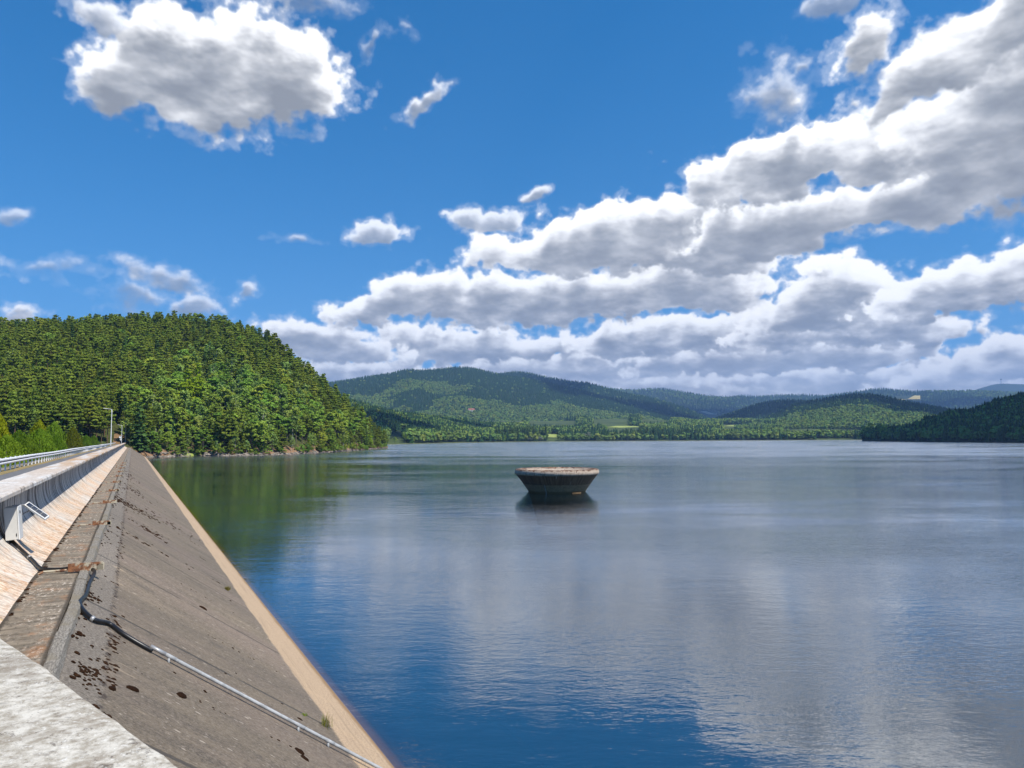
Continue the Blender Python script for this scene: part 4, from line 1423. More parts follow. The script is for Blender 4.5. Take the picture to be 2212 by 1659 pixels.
PINES = [proto('pine_tree', pine_crown(s, z0, w, nw, 38, .0155), trunk_mb(.97, .011, .01 * (s % 3 - 1), 5, s), 'needles_pine', 'bark_pine')
         for s, z0, w, nw in ((1, .34, .215, 9), (2, .44, .20, 7), (3, .24, .22, 10), (4, .52, .19, 6))]
SPRUCES = [proto('spruce_tree', spruce_crown(s, z0, w), trunk_mb(.97, .012, 0, 0, s), 'needles_spruce', 'bark_grey') for s, z0, w in ((11, .06, .17), (12, .14, .14))]
BROADS = [proto('broadleaf_tree', broad_crown(s, rx=rx, zc=zc, rz=rz, ncl=n), trunk_mb(.8, .016, .02, 6, s, .25, .7, .25), 'leaves_broad', 'bark_grey')
          for s, rx, zc, rz, n in ((21, .25, .58, .40, 36), (22, .21, .60, .39, 32), (23, .30, .55, .42, 40))]
BIRCHES = [proto('birch_tree', broad_crown(s, rx=.15, zc=.62, rz=.37, ncl=26, per=24, size=.018, hang=.8), trunk_mb(.93, .010, ln, 6, s, .3, .85, .2), 'leaves_birch', 'bark_birch')
           for s, ln in ((31, .05), (32, -.04))]
LARCH = proto('larch_tree', pine_crown(41, .16, .21, 15, 22, .015, droop=-.07), trunk_mb(.97, .013, 0, 4, 41), 'needles_larch', 'bark_grey')
LIME = proto('broadleaf_tree', broad_crown(45, rx=.32, zc=.52, rz=.44, ncl=34, per=24, size=.030), trunk_mb(.7, .02, 0, 4, 45), 'leaves_lime', 'bark_grey')
WILLOW = proto('willow_tree', broad_crown(46, rx=.46, zc=.52, rz=.44, ncl=44, per=30, size=.034), trunk_mb(.6, .03, 0, 5, 46, .2, .5, .3), 'leaves_willow', 'bark_grey')
SHRUB = proto('waterside_shrub', broad_crown(47, rx=.60, zc=.45, rz=.48, ncl=34, per=22, size=.05), trunk_mb(.5, .03, 0, 4, 47, .1, .4, .3), 'leaves_broad', 'bark_grey')


def place_tree(p, loc, h, rz, label, cat='tree', group=None, wx=1.0):
    o = bpy.data.objects.new(p['kind'], None)
    o.empty_display_size = .5
    o.location = loc; o.rotation_euler = (0, 0, rz); o.scale = (h * wx, h * wx, h)
    COL.objects.link(o)
    tag(o, label, cat, group)
    for nm in ('trunk', 'crown'):
        c = bpy.data.objects.new(nm, p[nm]); c.parent = o; COL.objects.link(c)
    return o


# stuff made of many trees: one mesh of points, trees instanced on them
PROTO_COL = {}


def proto_collection(name, protos):
    """hidden source meshes (a collection outside the scene): trunk and crown joined"""
    c = bpy.data.collections.new(name)
    for i, p in enumerate(protos):
        if 'crown' in p:
            m = MB(); m.V = list(p['tm'].V); m.F = list(p['tm'].F); m.M = [1] * len(p['tm'].F)
            m.add(p['cm'].V, p['cm'].F, 0)
            me = mesh_of(m, p['kind'] + '_whole', [MATS[p['leaf']], MATS[p['bark']]])
        else:
            me = p['mesh']
        c.objects.link(bpy.data.objects.new('%s_%02d' % (name, i), me))
    return c


def scatter(name, label, cat, P, H, W, IDX, col, seed=0):
    n = len(P)
    me = bpy.data.meshes.new(name)
    me.vertices.add(n)
    me.vertices.foreach_set('co', np.asarray(P, np.float32).ravel())
    rg = np.random.default_rng(seed)
    for nm, typ, dat in (('hgt', 'FLOAT_VECTOR', np.stack([W, W, H], 1)), ('rot', 'FLOAT_VECTOR', np.stack([rg.normal(size=n) * .03, rg.normal(size=n) * .03, rg.uniform(0, 6.28, n)], 1))):
        a = me.attributes.new(nm, typ, 'POINT'); a.data.foreach_set('vector', dat.astype(np.float32).ravel())
    a = me.attributes.new('pick', 'INT', 'POINT'); a.data.foreach_set('value', np.asarray(IDX, np.int32))
    me.update()
    o = bpy.data.objects.new(name, me)
    link(o)
    ng = bpy.data.node_groups.new(name + '_scatter', 'GeometryNodeTree')
    ng.interface.new_socket('Geometry', in_out='INPUT', socket_type='NodeSocketGeometry')
    ng.interface.new_socket('Geometry', in_out='OUTPUT', socket_type='NodeSocketGeometry')
    N = ng.nodes.new
    gi, go = N('NodeGroupInput'), N('NodeGroupOutput')
    ci = N('GeometryNodeCollectionInfo'); ci.inputs['Collection'].default_value = col
    ci.inputs['Separate Children'].default_value = True; ci.inputs['Reset Children'].default_value = True
    ip = N('GeometryNodeInstanceOnPoints'); ip.inputs['Pick Instance'].default_value = True
    L = ng.links.new
    L(gi.outputs[0], ip.inputs['Points']); L(ci.outputs[0], ip.inputs['Instance'])
    for nm, dt, tgt in (('hgt', 'FLOAT_VECTOR', 'Scale'), ('rot', 'FLOAT_VECTOR', 'Rotation'), ('pick', 'INT', 'Instance Index')):
        na_ = N('GeometryNodeInputNamedAttribute'); na_.data_type = dt; na_.inputs['Name'].default_value = nm
        L(na_.outputs[0], ip.inputs[tgt])
    L(ip.outputs[0], go.inputs[0])
    md = o.modifiers.new('scatter', 'NODES'); md.node_group = ng
    return tag(o, label, cat, kind='stuff')


# ------------------------------------------------------------------ near hill
def interp(u, pts):
    return np.interp(u, [p[0] for p in pts], [p[1] for p in pts])


def land_mesh(name, us, prof, mats, label=None, kind='structure', extra=None):
    """grid of columns; prof(u) -> list of (distance, z); returns the object and a BVH of it"""
    cols = []
    for u in us:
        a = azim(u)
        cols.append([a[:2] * r for r, z in prof(u)])
    nr = len(prof(us[0]))
    V, Fc = [], []
    for u in us:
        a = azim(u)
        for r, z in prof(u):
            V.append((a[0] * r, a[1] * r, z))
    for i in range(len(us) - 1):
        for j in range(nr - 1):
            Fc.append((i * nr + j, (i + 1) * nr + j, (i + 1) * nr + j + 1, i * nr + j + 1))
    o = mesh_obj(name, V, Fc, mats, smooth=True)
    if label: tag(o, label, None)
    o['kind'] = kind
    return o, BVHTree.FromPolygons(V, Fc)


def ground_z(bvh, x, y):
    h = bvh.ray_cast(Vector((x, y, 3000)), Vector((0, 0, -1)))
    return None if h[0] is None else h[0].z


SHORE = [(318, 988.5), (370, 986.5), (420, 985), (500, 985), (560, 984), (640, 981), (720, 977), (790, 972), (838, 968)]
SHU, SHR = [], []
for u, v in SHORE:
    p = on_z(u, v, 0)
    SHU.append(u); SHR.append(math.hypot(p[0], p[1]))
SKY_NEAR = [(-840, 938), (-700, 880), (-520, 800), (-300, 715), (0, 690), (100, 685), (230, 679), (340, 674), (420, 678), (480, 685), (530, 697), (580, 717), (620, 747), (660, 782), (690, 810), (712, 826), (740, 848), (770, 871), (800, 893), (820, 922), (838, 948)]
DEPTH = [(-800, 300), (0, 270), (340, 262), (480, 235), (580, 185), (660, 135), (740, 80), (800, 40), (838, 14)]
TREE_NEAR = 16.0


def hill_base(u):
    if u < 318:
        return float(np.interp(u, [-900, 150, 300, 318], [330, 352, 366, SHR[0]]))
    return float(np.interp(u, SHU, SHR))


def near_prof(u):
    r0 = hill_base(u)
    r1 = r0 + float(interp(u, DEPTH))
    v = float(interp(u, SKY_NEAR))
    th = TREE_NEAR if u < 800 else TREE_NEAR * float(np.interp(u, [800, 838], [.9, .7]))
    zr = max(1.2, HC + r1 * elev(u, v) - th)
    z0 = float(np.interp(u, [285, 330], [5.9, 0.0]))
    out = [(r0 - 60, -6.0 if u > 318 else -14.0), (r0 - 6, -2.0 if u > 318 else z0 - .2), (r0, z0)]
    n = 22
    bank = float(np.interp(u, [300, 340, 838], [.3, 2.2, 1.2])) * (0.45 + .9 * vnoise(u * .035, 1.7, 61))
    out.append((r0 + 1.6, z0 + bank * .55))
    out.append((r0 + 4.0, z0 + bank))
    zb = z0 + bank
    d0 = 4.0
    D = max(r1 - r0, 8)
    for k in range(1, n + 1):
        f = k / n
        g = (f ** .82) * .55 + smoothstep(f) * .45
        z = zb + (max(zr, zb + .4) - zb) * float(g)
        z += (fbm(u * .012, f * 3.2, 66, 3) - .45) * 7.0 * math.sin(PI * f) * min(1, D / 100)
        out.append((r0 + d0 + (D - d0) * f, z))
    for k in range(1, 6):
        f = k / 5
        out.append((r1 + (D + 40) * f, max(-3.0, zr * (1 - float(smoothstep(f))) - 3 * f)))
    return out


US = [u for u in range(-840, 838, 12)] + [838]
hill, hill_bvh = land_mesh('hill', US, near_prof, MATS['hill_soil'], 'steep wooded hill beyond the end of the dam')
# the rounded tip that runs out into the lake
# (columns beyond the last one close the hill off)
rgn = np.random.default_rng(77)
TREES = []
xs0, ys0 = -760, 150
step = 4.7
gx, gy = np.meshgrid(np.arange(-900, -40, step), np.arange(150, 1000, step))
gx = gx + rgn.uniform(-.46, .46, gx.shape) * step; gy = gy + rgn.uniform(-.46, .46, gy.shape) * step
for x, y in zip(gx.ravel(), gy.ravel()):
    az_ = x / y
    r = math.hypot(x, y)
    # image column of this azimuth
    q = np.array([x, y, 0.0]); zc_ = q @ FWD
    u = CX + F * (q @ RGT) / zc_
    if u < -800 or u > 836: continue
    if u < -140 and rgn.random() < .45: continue
    r0 = hill_base(u); D = max(float(interp(u, DEPTH)), 8)
    f = (r - r0) / D
    if f < 0 or f > 1.12: continue
    d_ = r - r0
    if u > 318 and d_ < .6 + 6.0 * max(0, vnoise(u * .06, .3, 5) - .45) ** .8: continue
    if u <= 318 and d_ < 2: continue
    # dirt track up the hill from the end of the dam
    if 236 < u - .02 * d_ < 262 and d_ < 40: continue
    # gaps where bare ground shows
    if fbm(x * .03, y * .03, 91, 3) > .72: continue
    z = ground_z(hill_bvh, x, y)
    if z is None: continue
    mixn = fbm(x * .012, y * .012, 33, 3) + .18 * (fbm(x * .05, y * .05, 35, 2) - .4)
    right = float(smoothstep(u, 230, 420))
    pb = right * float(smoothstep(f, .58, .36)) * (.80 if mixn > .34 else .45) + .05
    if u > 700: pb *= .6
    rv = rgn.random()
    if rv < pb:
        k = 'birch_tree' if rgn.random() < .38 else 'broadleaf_tree'
        h = rgn.uniform(8, 20) * (.75 if d_ < 14 else 1)
    elif rv < pb + (.10 if f < .82 else .36):
        k = 'spruce_tree'; h = rgn.uniform(11, 18)
    else:
        k = 'pine_tree'; h = rgn.uniform(9.5, 20) * (.9 if f > .9 else 1)
    if u > 800: h *= .8
    TREES.append((k, x, y, z - .3, h, u, f, r, d_))

BY = {}
for t_ in TREES:
    BY.setdefault(t_[0], []).append(t_)
SETS = {'pine_tree': PINES, 'spruce_tree': SPRUCES, 'broadleaf_tree': BROADS, 'birch_tree': BIRCHES}
WHAT = {'pine_tree': 'pine', 'spruce_tree': 'dark spruce', 'broadleaf_tree': 'leafy broadleaf tree', 'birch_tree': 'slender birch with white trunk'}
LIMIT = {'pine_tree': 290, 'spruce_tree': 120, 'broadleaf_tree': 280, 'birch_tree': 160}
rest = []
for k, L in BY.items():
    L = sorted(L, key=lambda t_: (0 if 0 <= t_[5] <= 836 else 1, t_[8] * (1 if t_[0] != 'pine_tree' else .8) + (0 if t_[6] < .95 else 25), t_[7]))
    for i, (kk, x, y, z, h, u, f, r, d_) in enumerate(L):
        ip = int(rgn.integers(len(SETS[k])))
        if i < LIMIT[k] and u > -90:
            if f > .85: where, tag_ = 'on the skyline of the wooded hill', 'skyline'
            elif d_ < 16 and u > 318: where, tag_ = 'on the bank at the foot of the wooded hill', 'bank'
            elif u < 318: where, tag_ = 'at the foot of the hill behind the crest road', 'road end'
            else: where, tag_ = 'on the slope of the wooded hill', 'slope'
            place_tree(SETS[k][ip], (x, y, z), h, rgn.uniform(0, 6.28), WHAT[k] + ' ' + where, 'tree', WHAT[k] + 's, ' + tag_, rgn.uniform(.9, 1.2))
        else:
            rest.append((k, ip, x, y, z, h))
allp = PINES + SPRUCES + BROADS + BIRCHES
off = {'pine_tree': 0, 'spruce_tree': len(PINES), 'broadleaf_tree': len(PINES) + len(SPRUCES), 'birch_tree': len(PINES) + len(SPRUCES) + len(BROADS)}
COL_TREES = proto_collection('tree_kinds', allp)
P = np.array([(t_[2], t_[3], t_[4]) for t_ in rest]); Hh = np.array([t_[5] for t_ in rest])
scatter('hill_woods', 'dense mixed wood covering the upper part of the near hill', 'woods', P, Hh, Hh * rgn.uniform(.9, 1.2, len(rest)), [off[t_[0]] + t_[1] for t_ in rest], COL_TREES, 3)
print('near trees', len(TREES), {k: len(v) for k, v in BY.items()}, 'rest', len(rest))


def hill_hit(u, v):
    h = hill_bvh.ray_cast(Vector(EYE), Vector(ray(u, v)))
    return h[0]


# trees that stand out
def special(p, u, v_base, v_top, label, cat='tree', wx=1.0, push=0.0):
    hit = hill_hit(u, v_base)
    if hit is None: return
    r = math.hypot(hit.x, hit.y) + push
    a = azim(u)
    x, y = a[0] * r, a[1] * r
    z = ground_z(hill_bvh, x, y) or hit.z
    h = HC + r * elev(u, v_top) - z
    return place_tree(p, (x, y, z - .2), h, .3, label, cat, None, wx)


special(LARCH, 402, 905, 795, 'tall bright yellow green larch standing out of the middle of the wooded hill', wx=1.15)
special(LARCH, 425, 900, 782, 'second yellow green larch, just right of and above the tallest one', wx=.8)
special(LIME, 341, 981, 961, 'bright lime green bush at the water by the end of the dam', 'bush', 1.2)
special(LIME, 797, 968, 935, 'bright lime green young tree at the shore near the tip of the hill', wx=.8)
special(LIME, 350, 966, 938, 'yellow green young tree behind the lime green bush by the dam', wx=.7)
special(BROADS[2], 568, 982, 905, 'dark green spreading broadleaf tree on the shore, half way along the hill foot', wx=1.05)
special(LIME, 552, 975, 940, 'fresh green sapling left of the dark spreading tree on the shore', wx=.8)
special(SPRUCES[0], 300, 972, 868, 'large bushy conifer just right of the last street lamp', wx=1.5)
special(PINES[2], 318, 976, 900, 'broad low branched pine on the bank beside the end of the dam', wx=1.3)
special(PINES[3], 219, 958, 890, 'bare trunked tall pine left of the nearest street lamp', wx=.9)
special(PINES[3], 232, 957, 872, 'tall pine with reddish trunk right behind the nearest street lamp', wx=.9)
for u, vb, vt in ((545, 915, 855), (590, 925, 870), (655, 935, 872), (700, 930, 875)):
    pass

for k in range(110):                                    # bushes along the waterline
    u = (326 + 508 * k / 75 if k < 75 else 690 + 146 * (k - 75) / 35) + rgn.uniform(-3, 3)
    if u > 836 or vnoise(u * .06, .3, 5) > (.62 if u < 690 else .8): continue
    r = hill_base(u) + rgn.uniform(.3, 2.8)
    a = azim(u)
    z = ground_z(hill_bvh, a[0] * r, a[1] * r)
    if z is None: continue
    place_tree(SHRUB if k % 5 else PINES[2], (a[0] * r, a[1] * r, z - .2), rgn.uniform(2.2, 5.5) if k % 5 else rgn.uniform(6, 9), rgn.uniform(0, 6.28), 'bush overhanging the waterline below the wooded hill' if k % 5 else 'small low branched pine at the waterline below the wooded hill', 'bush' if k % 5 else 'tree', 'bushes along the waterline' if k % 5 else 'small pines along the waterline')

# dirt track and grassy spot by the water
def sheet(name, poly, bvh, mat, label, lift=.25, kind='structure', n=14):
    """a patch laid on the land seen inside an image polygon"""
    us = [p[0] for p in poly]; vs = [p[1] for p in poly]
    nu = n; nv = 6
    V, Fc = [], []
    ok = True
    tops = sorted(poly, key=lambda p: p[0])
    def edge(side, u):
        pts = side
        return float(np.interp(u, [p[0] for p in pts], [p[1] for p in pts]))
    lo = sorted([p for p in poly[:len(poly) // 2 + 1]], key=lambda p: p[0]); hi = sorted([p for p in poly[len(poly) // 2:]] + [poly[0]], key=lambda p: p[0])
    for i in range(nu + 1):
        u = min(us) + (max(us) - min(us)) * i / nu
        a, b = edge(lo, u), edge(hi, u)
        for j in range(nv + 1):
            v = a + (b - a) * j / nv
            h = bvh.ray_cast(Vector(EYE), Vector(ray(u, v)))
            if h[0] is None: return None
            V.append(h[0] + Vector((0, 0, lift)))
    for i in range(nu):
        for j in range(nv):
            k = i * (nv + 1) + j
            Fc.append((k, k + nv + 1, k + nv + 2, k + 1))
    o = mesh_obj(name, V, Fc, MATS[mat])
    return tag(o, label, None, kind=kind)


sheet('path', [(243, 962), (262, 963), (270, 962), (262, 938), (252, 934), (247, 938)], hill_bvh, 'track_earth', 'dirt track climbing into the wood behind the last lamps', .12)
sheet('grass_bank', [(392, 986), (420, 985.2), (448, 984.5), (440, 981.5), (415, 979), (398, 980)], hill_bvh, 'meadow_green', 'patch of bright grass at the water below the wooded hill', .15)

# rocks along the waterline
rk = []
rg = random.Random(12)
bm = bmesh.new(); bmesh.ops.create_icosphere(bm, subdivisions=2, radius=1)
cv = np.array([v.co[:] for v in bm.verts]); cf = [tuple(v.index for v in f.verts) for f in bm.faces]; bm.free()
V, Fc = [], []
for k in range(420):
    u = rg.uniform(330, 838)
    if vnoise(u * .04, 4.4, 70) < .52: continue
    a = azim(u); r = hill_base(u) + rg.uniform(-.6, 2.4)
    z = ground_z(hill_bvh, a[0] * r, a[1] * r)
    if z is None: continue
    s = rg.uniform(.2, .8)
    kk = 1 + .8 * (fbm(cv[:, 0] * 1.3 + k * 2.7, cv[:, 1] * 1.3 + cv[:, 2], k, 3) - .45)
    Pq = cv * kk[:, None] * s * np.array([1.3, 1, .7]) + np.array([a[0] * r, a[1] * r, max(z, -.1)])
    b = len(V); V += [tuple(p) for p in Pq]; Fc += [tuple(b + j for j in f) for f in cf]
rocks = mesh_obj('shore_rocks', V, Fc, MATS['rock'])
tag(rocks, 'pale rocks and boulders strewn along the foot of the wooded hill', 'rocks', kind='stuff')

# shrubs behind the crash barrier
def thuja(seed, mat, n=5200, cone=.8, up=1.6):
    rg = np.random.default_rng(seed)
    f = rg.random(n) ** .8
    z = f
    a = rg.uniform(0, 6.283, n)
    lob = 1 + .16 * np.sin(a * 3 + seed) + .12 * np.sin(a * 7 + z * 9 + seed) + .14 * np.sin(z * 16 + a * 2)
    rad = .42 * ((1 - f ** (1 + cone)) ** .75) * lob * (1 - .25 * np.exp(-f * 9))
    rr = rad * (1 - .45 * rg.random(n) ** 2.2)
    C = np.stack([np.cos(a) * rr, np.sin(a) * rr, z * .96 + .02 + rg.normal(size=n) * .012], 1)
    out = np.stack([np.cos(a), np.sin(a), np.zeros(n)], 1)
    Y = out * .45 + np.array([0, 0, up]) + rg.normal(size=(n, 3)) * .35
    Y /= np.linalg.norm(Y, axis=1)[:, None]
    X = np.cross(Y, out + rg.normal(size=(n, 3)) * .5); X /= np.linalg.norm(X, axis=1)[:, None]
    s = rg.uniform(.6, 1.3, (n, 1))
    m = MB(); m.cards(C, X * .0095 * s, Y * .022 * s)
    t = MB(); t.tube([(0, 0, -.05), (0, 0, .5), (0, 0, .85)], [.03, .02, .006], 6)
    return dict(kind='conifer_shrub', crown=mesh_of(m, 'shrub_crown', MATS[mat]), trunk=mesh_of(t, 'shrub_stem', MATS['bark_grey']))


TG = [thuja(1, 'thuja_green', cone=1.6), thuja(2, 'thuja_green', cone=1.2), thuja(5, 'thuja_green', cone=2.0)]
TY = thuja(3, 'thuja_yellow', cone=.5, up=1.2)
TO = thuja(4, 'thuja_olive', cone=.6, up=1.2)
bq = lambda x, y: (x / 10.24, 874.8 + y / 10.24)
SHR_LIST = [(TY, -6, 892, 11, 2.2, 'golden yellow green conifer at the left edge, tallest behind the crash barrier', .8),
            (TG[0], 14, 939, 8.5, 0, 'dark green upright shrub under the golden conifer at the left edge', 1.15), (TG[1], 41, 929, 9, 0, 'mid green dense shrub between the golden conifer and the yellow topped one', 1.1),
            (TY, 84, 907, 11.5, 3, 'shrub with bright yellow top in the middle of the hedge row', .85), (TG[2], 86, 926, 8.8, 0, 'broad green shrub in front of the bright yellow topped one', 1.05),
            (TG[0], 116, 911, 9.6, 2, 'tall mid green conifer shrub right of the yellow topped one', .8), (TG[1], 122, 938, 8.6, 0, 'low dark green shrub below the tall one right of the yellow top', .9),
            (TO, 157, 922, 9.4, 1, 'olive tinged conical shrub, right part of the row', .9), (TG[2], 186, 940, 9.2, 0, 'rounded green shrub right of the olive one', .95), (TG[1], 203, 940, 9.2, 0, 'last green shrub at the right end of the row', .95),
            (TG[1], -22, 950, 8.2, 0, 'green shrub cut by the left edge of the picture', 1.1), (TG[0], 62, 944, 8.2, 0, 'small dark green shrub close behind the rail', .9)]
for p, u, vt, soff, back, lab, wx in SHR_LIST:
    t = t_at(u, -soff - back)
    b = dam(t, -soff - back, H_ROAD + .75 + .3 * back)
    r = math.hypot(b[0], b[1])
    h = HC + r * elev(u, vt) - b[2]
    o = place_tree(p, tuple(b), h, u * .37, lab, 'shrub', 'conifer shrubs behind the crash barrier', wx * .95)
m = MB()

# ------------------------------------------------------------------ far land
def low_conifer(seed):
    rg = random.Random(seed)
    m = MB()
    nt_ = 5
    for k in range(nt_):
        z0 = .08 + .80 * k / nt_; z1 = z0 + .30
        r = .17 * (1 - k / nt_) ** .8 + .02
        n = 9
        V = []
        for i in range(n):
            a = 6.283 * i / n + k
            rr = r * rg.uniform(.6, 1.25)
            V.append((math.cos(a) * rr, math.sin(a) * rr, z0 + rg.uniform(-.03, .03)))
        V.append((rg.uniform(-.01, .01), rg.uniform(-.01, .01), min(z1, 1.0)))
        m.add(V, [(i, (i + 1) % n, n) for i in range(n)])
    return dict(mesh=mesh_of(m, 'far_conifer', [MATS['far_conifer']]))


def low_broad(seed, mat='far_broad', wide=.36):
    rg = np.random.default_rng(seed)
    m = MB()
    V, N = [], []
    n = 150
    d = rg.normal(size=(n, 3)); d /= np.linalg.norm(d, axis=1)[:, None]
    d[:, 2] = np.where(d[:, 2] < -.4, -d[:, 2], d[:, 2])
    lob = 1 + .22 * np.sin(d[:, 0] * 5 + seed) * np.sin(d[:, 1] * 5 + 1) + .15 * np.sin(d[:, 2] * 7 + seed)
    C = d * lob[:, None] * np.array([wide, wide, .46]) * rg.uniform(.75, 1, (n, 1)) + np.array([0, 0, .52])
    X, Y = cards_np(C, d * 1.3 + np.array([0, 0, .3]), .085, rg, 1.0)
    m.cards(C, X, Y)
    return dict(mesh=mesh_of(m, 'far_broadleaf', [MATS[mat]]))


FARS = [low_conifer(1), low_conifer(2), low_conifer(3), low_broad(4), low_broad(5), low_broad(6, wide=.30)]
COL_FAR = proto_collection('far_tree_kinds', FARS)


def ridge(name, sil, r_base, r_top, z_base, mat, label, tree=0.0, du=14, shape=.85, rough=.05, back=True, nr=22):
    u0, u1 = sil[0][0], sil[-1][0]
    us = list(np.arange(u0, u1, du)) + [u1]
    rb = r_base if callable(r_base) else (lambda u: r_base)
    rt = r_top if callable(r_top) else (lambda u: r_top)
    zb_ = z_base if callable(z_base) else (lambda u: z_base)
    sd = abs(hash(name)) % 1000 if False else sum(ord(c) for c in name)
    def prof(u):
        b, t_ = rb(u), rt(u)
        zt = HC + t_ * elev(u, float(interp(u, sil))) - tree
        zb = zb_(u)
        out = [(b - 60, zb - 8)]
        for k in range(nr + 1):
            f = k / nr
            g = shape * f + (1 - shape) * float(smoothstep(f))
            z = zb + (zt - zb) * g
            z += (fbm(u * .010 * (t_ / 3000), f * 3.0, sd, 4) - .46) * abs(zt - zb) * rough * 4 * math.sin(PI * min(f * 1.0, 1)) 
            out.append((b + (t_ - b) * f, z))
        if back:
            for k in range(1, 5):
                f = k / 4
                out.append((t_ + (t_ - b) * .8 * f + 100 * f, zt - (zt - zb + 20) * float(smoothstep(f))))
        return out
    o, bvh = land_mesh(name, us, prof, MATS[mat], label)
    return o, bvh, rb, rt, us


def forest(name, label, bvh, rb, rt, us, sp, h0, h1, conif, seed, keep=None, fmax=1.06, umin=None, umax=None, cat='forest', f0=.0):
    """trees spread over a ridge; conif(u, f) = share of conifers"""
    rg = np.random.default_rng(seed)
    a0 = us[0] if umin is None else umin; a1 = us[-1] if umax is None else umax
    P, H, W, I = [], [], [], []
    rmin = min(rb(u) for u in us); rmax = max(rt(u) for u in us)
    r = rmin
    while r < rmax * 1.06:
        # spacing sp along and across
        nu = int((a1 - a0) / 1600 * r / sp) + 1
        uu = a0 + (np.arange(nu) + rg.uniform(-.45, .45, nu)) * sp / r * 1600
        for u in uu:
            if u < a0 or u > a1: continue
            b, t_ = rb(u), rt(u)
            rr = r + rg.uniform(-.45, .45) * sp
            f = (rr - b) / (t_ - b)
            if f < f0 or f > fmax: continue
            a = azim(u)
            x, y = a[0] * rr, a[1] * rr
            if keep is not None and not keep(u, f, x, y): continue
            hit = bvh.ray_cast(Vector((x, y, 3000)), Vector((0, 0, -1)))
            if hit[0] is None: continue
            c = rg.random() < conif(u, f, x, y)
            h = rg.uniform(h0, h1) * (1.0 if c else .8)
            P.append((x, y, hit[0].z - .5)); H.append(h); W.append(h * rg.uniform(.9, 1.3)); I.append(int(rg.integers(0, 3)) + (0 if c else 3))
        r += sp
    scatter(name, label, cat, np.array(P), np.array(H), np.array(W), I, COL_FAR, seed)
    print(name, len(P))


# distances
def far_shore(u):
    return float(np.interp(u, [500, 842, 880, 960, 1100, 1250, 1400, 1700, 1860, 2500], [900, 1010, 1080, 1230, 1480, 1600, 1660, 1740, 1780, 1800]))


VAL = [(560, 900), (700, 903), (850, 908), (1000, 908), (1100, 909), (1200, 910), (1300, 905), (1400, 905), (1500, 914), (1650, 912), (1750, 905), (1850, 908), (1950, 914), (2100, 918), (2700, 918)]
shore_land, v_bvh, vrb, vrt, vus = ridge('shore_land', VAL, far_shore, lambda u: 2750.0, 0.3, 'shore_grass', 'low green land rising behind the far shore', 0, du=14, shape=1.0, rough=.02)

RA = [(480, 862), (560, 850), (640, 838), (711, 823), (757, 816), (799, 809), (842, 803), (878, 794), (900, 796), (933, 795), (983, 789.5), (1010, 790), (1032, 793), (1058, 800), (1080, 805), (1134, 813), (1190, 824), (1260, 840), (1330, 860), (1400, 882), (1470, 905)]
mA, bA, rbA, rtA, usA = ridge('mountain', RA, 2700, lambda u: 4300.0 - max(0, u - 1100) * 1.2, 30, 'forest_floor', 'broad wooded mountain with flat topped summit in the middle', 18, rough=.06)
RB = [(980, 828), (1040, 815), (1080, 804), (1108, 800), (1134, 800), (1175, 810), (1232, 820), (1271, 823), (1310, 834), (1350, 845), (1403, 854), (1451, 868), (1488, 880), (1507, 889), (1545, 906)]
mB, bB, rbB, rtB, usB = ridge('mountain', RB, 3500, lambda u: 5300.0 - max(0, u - 1200) * 2.5, 30, 'forest_floor', 'dark blue wooded mountain ridge sloping down to the right behind the broad one', 20)
RC = [(1200, 850), (1322, 837), (1368, 840), (1415, 837), (1437, 837), (1476, 844), (1525, 851.7), (1571, 856), (1603, 852.5), (1647, 853.7), (1671, 852.5), (1722, 850), (1786, 852), (1830, 847), (1850, 844), (1904, 836.5), (1936, 839.5), (1968, 842), (2048, 842), (2107, 841.5), (2155, 843), (2260, 850), (2700, 855)]
mC, bC, rbC, rtC, usC = ridge('mountain', RC, 5200, 7600, 40, 'forest_floor', 'long even wooded ridge far behind the right part of the lake', 20)
RD = [(1950, 856), (2060, 848), (2107, 842), (2135, 833), (2155, 828), (2169, 826.5), (2209, 828), (2300, 832), (2700, 850)]
mD, bD, rbD, rtD, usD = ridge('mountain', RD, 9500, 12000, 150, 'forest_floor', 'farthest pale blue mountain at the right edge', 10)
RG_ = [(1500, 912), (1539, 903), (1598, 883), (1634, 870), (1671, 863), (1690, 860.5), (1727, 861), (1790, 866), (1880, 880)]
mG, bG, rbG, rtG, usG = ridge('hill', RG_, 3000, 3700, 35, 'forest_floor', 'dark wooded hill left of the sunny round one', 16)
RE = [(1590, 914), (1647, 903), (1668, 893), (1692, 885), (1714, 871), (1743, 864), (1770, 859), (1807, 853), (1848, 846), (1888, 847), (1928, 855), (1963, 863), (2008, 872), (2048, 880), (2100, 886), (2400, 896)]
mE, bE, rbE, rtE, usE = ridge('hill', RE, 2150, 2950, 25, 'forest_floor', 'rounded wooded hill above the straw coloured meadow', 16)
RH = [(600, 830), (700, 842), (761, 857), (790, 866), (825, 877), (860, 884), (900, 888), (944, 893), (1000, 899), (1060, 908), (1120, 916)]
mH, bH, rbH, rtH, usH = ridge('hill', RH, lambda u: far_shore(u) + 130, lambda u: far_shore(u) + 620, 4, 'forest_floor', 'low dark wooded spur behind the tip of the near hill', 17)
RF = [(1862, 947), (1866, 943), (1914, 939), (1955, 937), (1978, 932), (2000, 922), (2040, 910), (2059, 905), (2091, 903), (2115, 897), (2139, 888), (2163, 880), (2212, 868), (2300, 850), (2600, 830), (2850, 850), (3100, 900), (3250, 938)]
def f_shore(u): return float(np.interp(u, [1862, 1900, 2000, 2212, 2600], [1330, 1250, 1090, 950, 800]))
mF, bF, rbF, rtF, usF = ridge('hill', RF, f_shore, lambda u: f_shore(u) + 60 + max(0, u - 1870) * .9, .4, 'forest_floor', 'dark wooded headland at the right edge of the lake', 0, du=10, rough=.02)

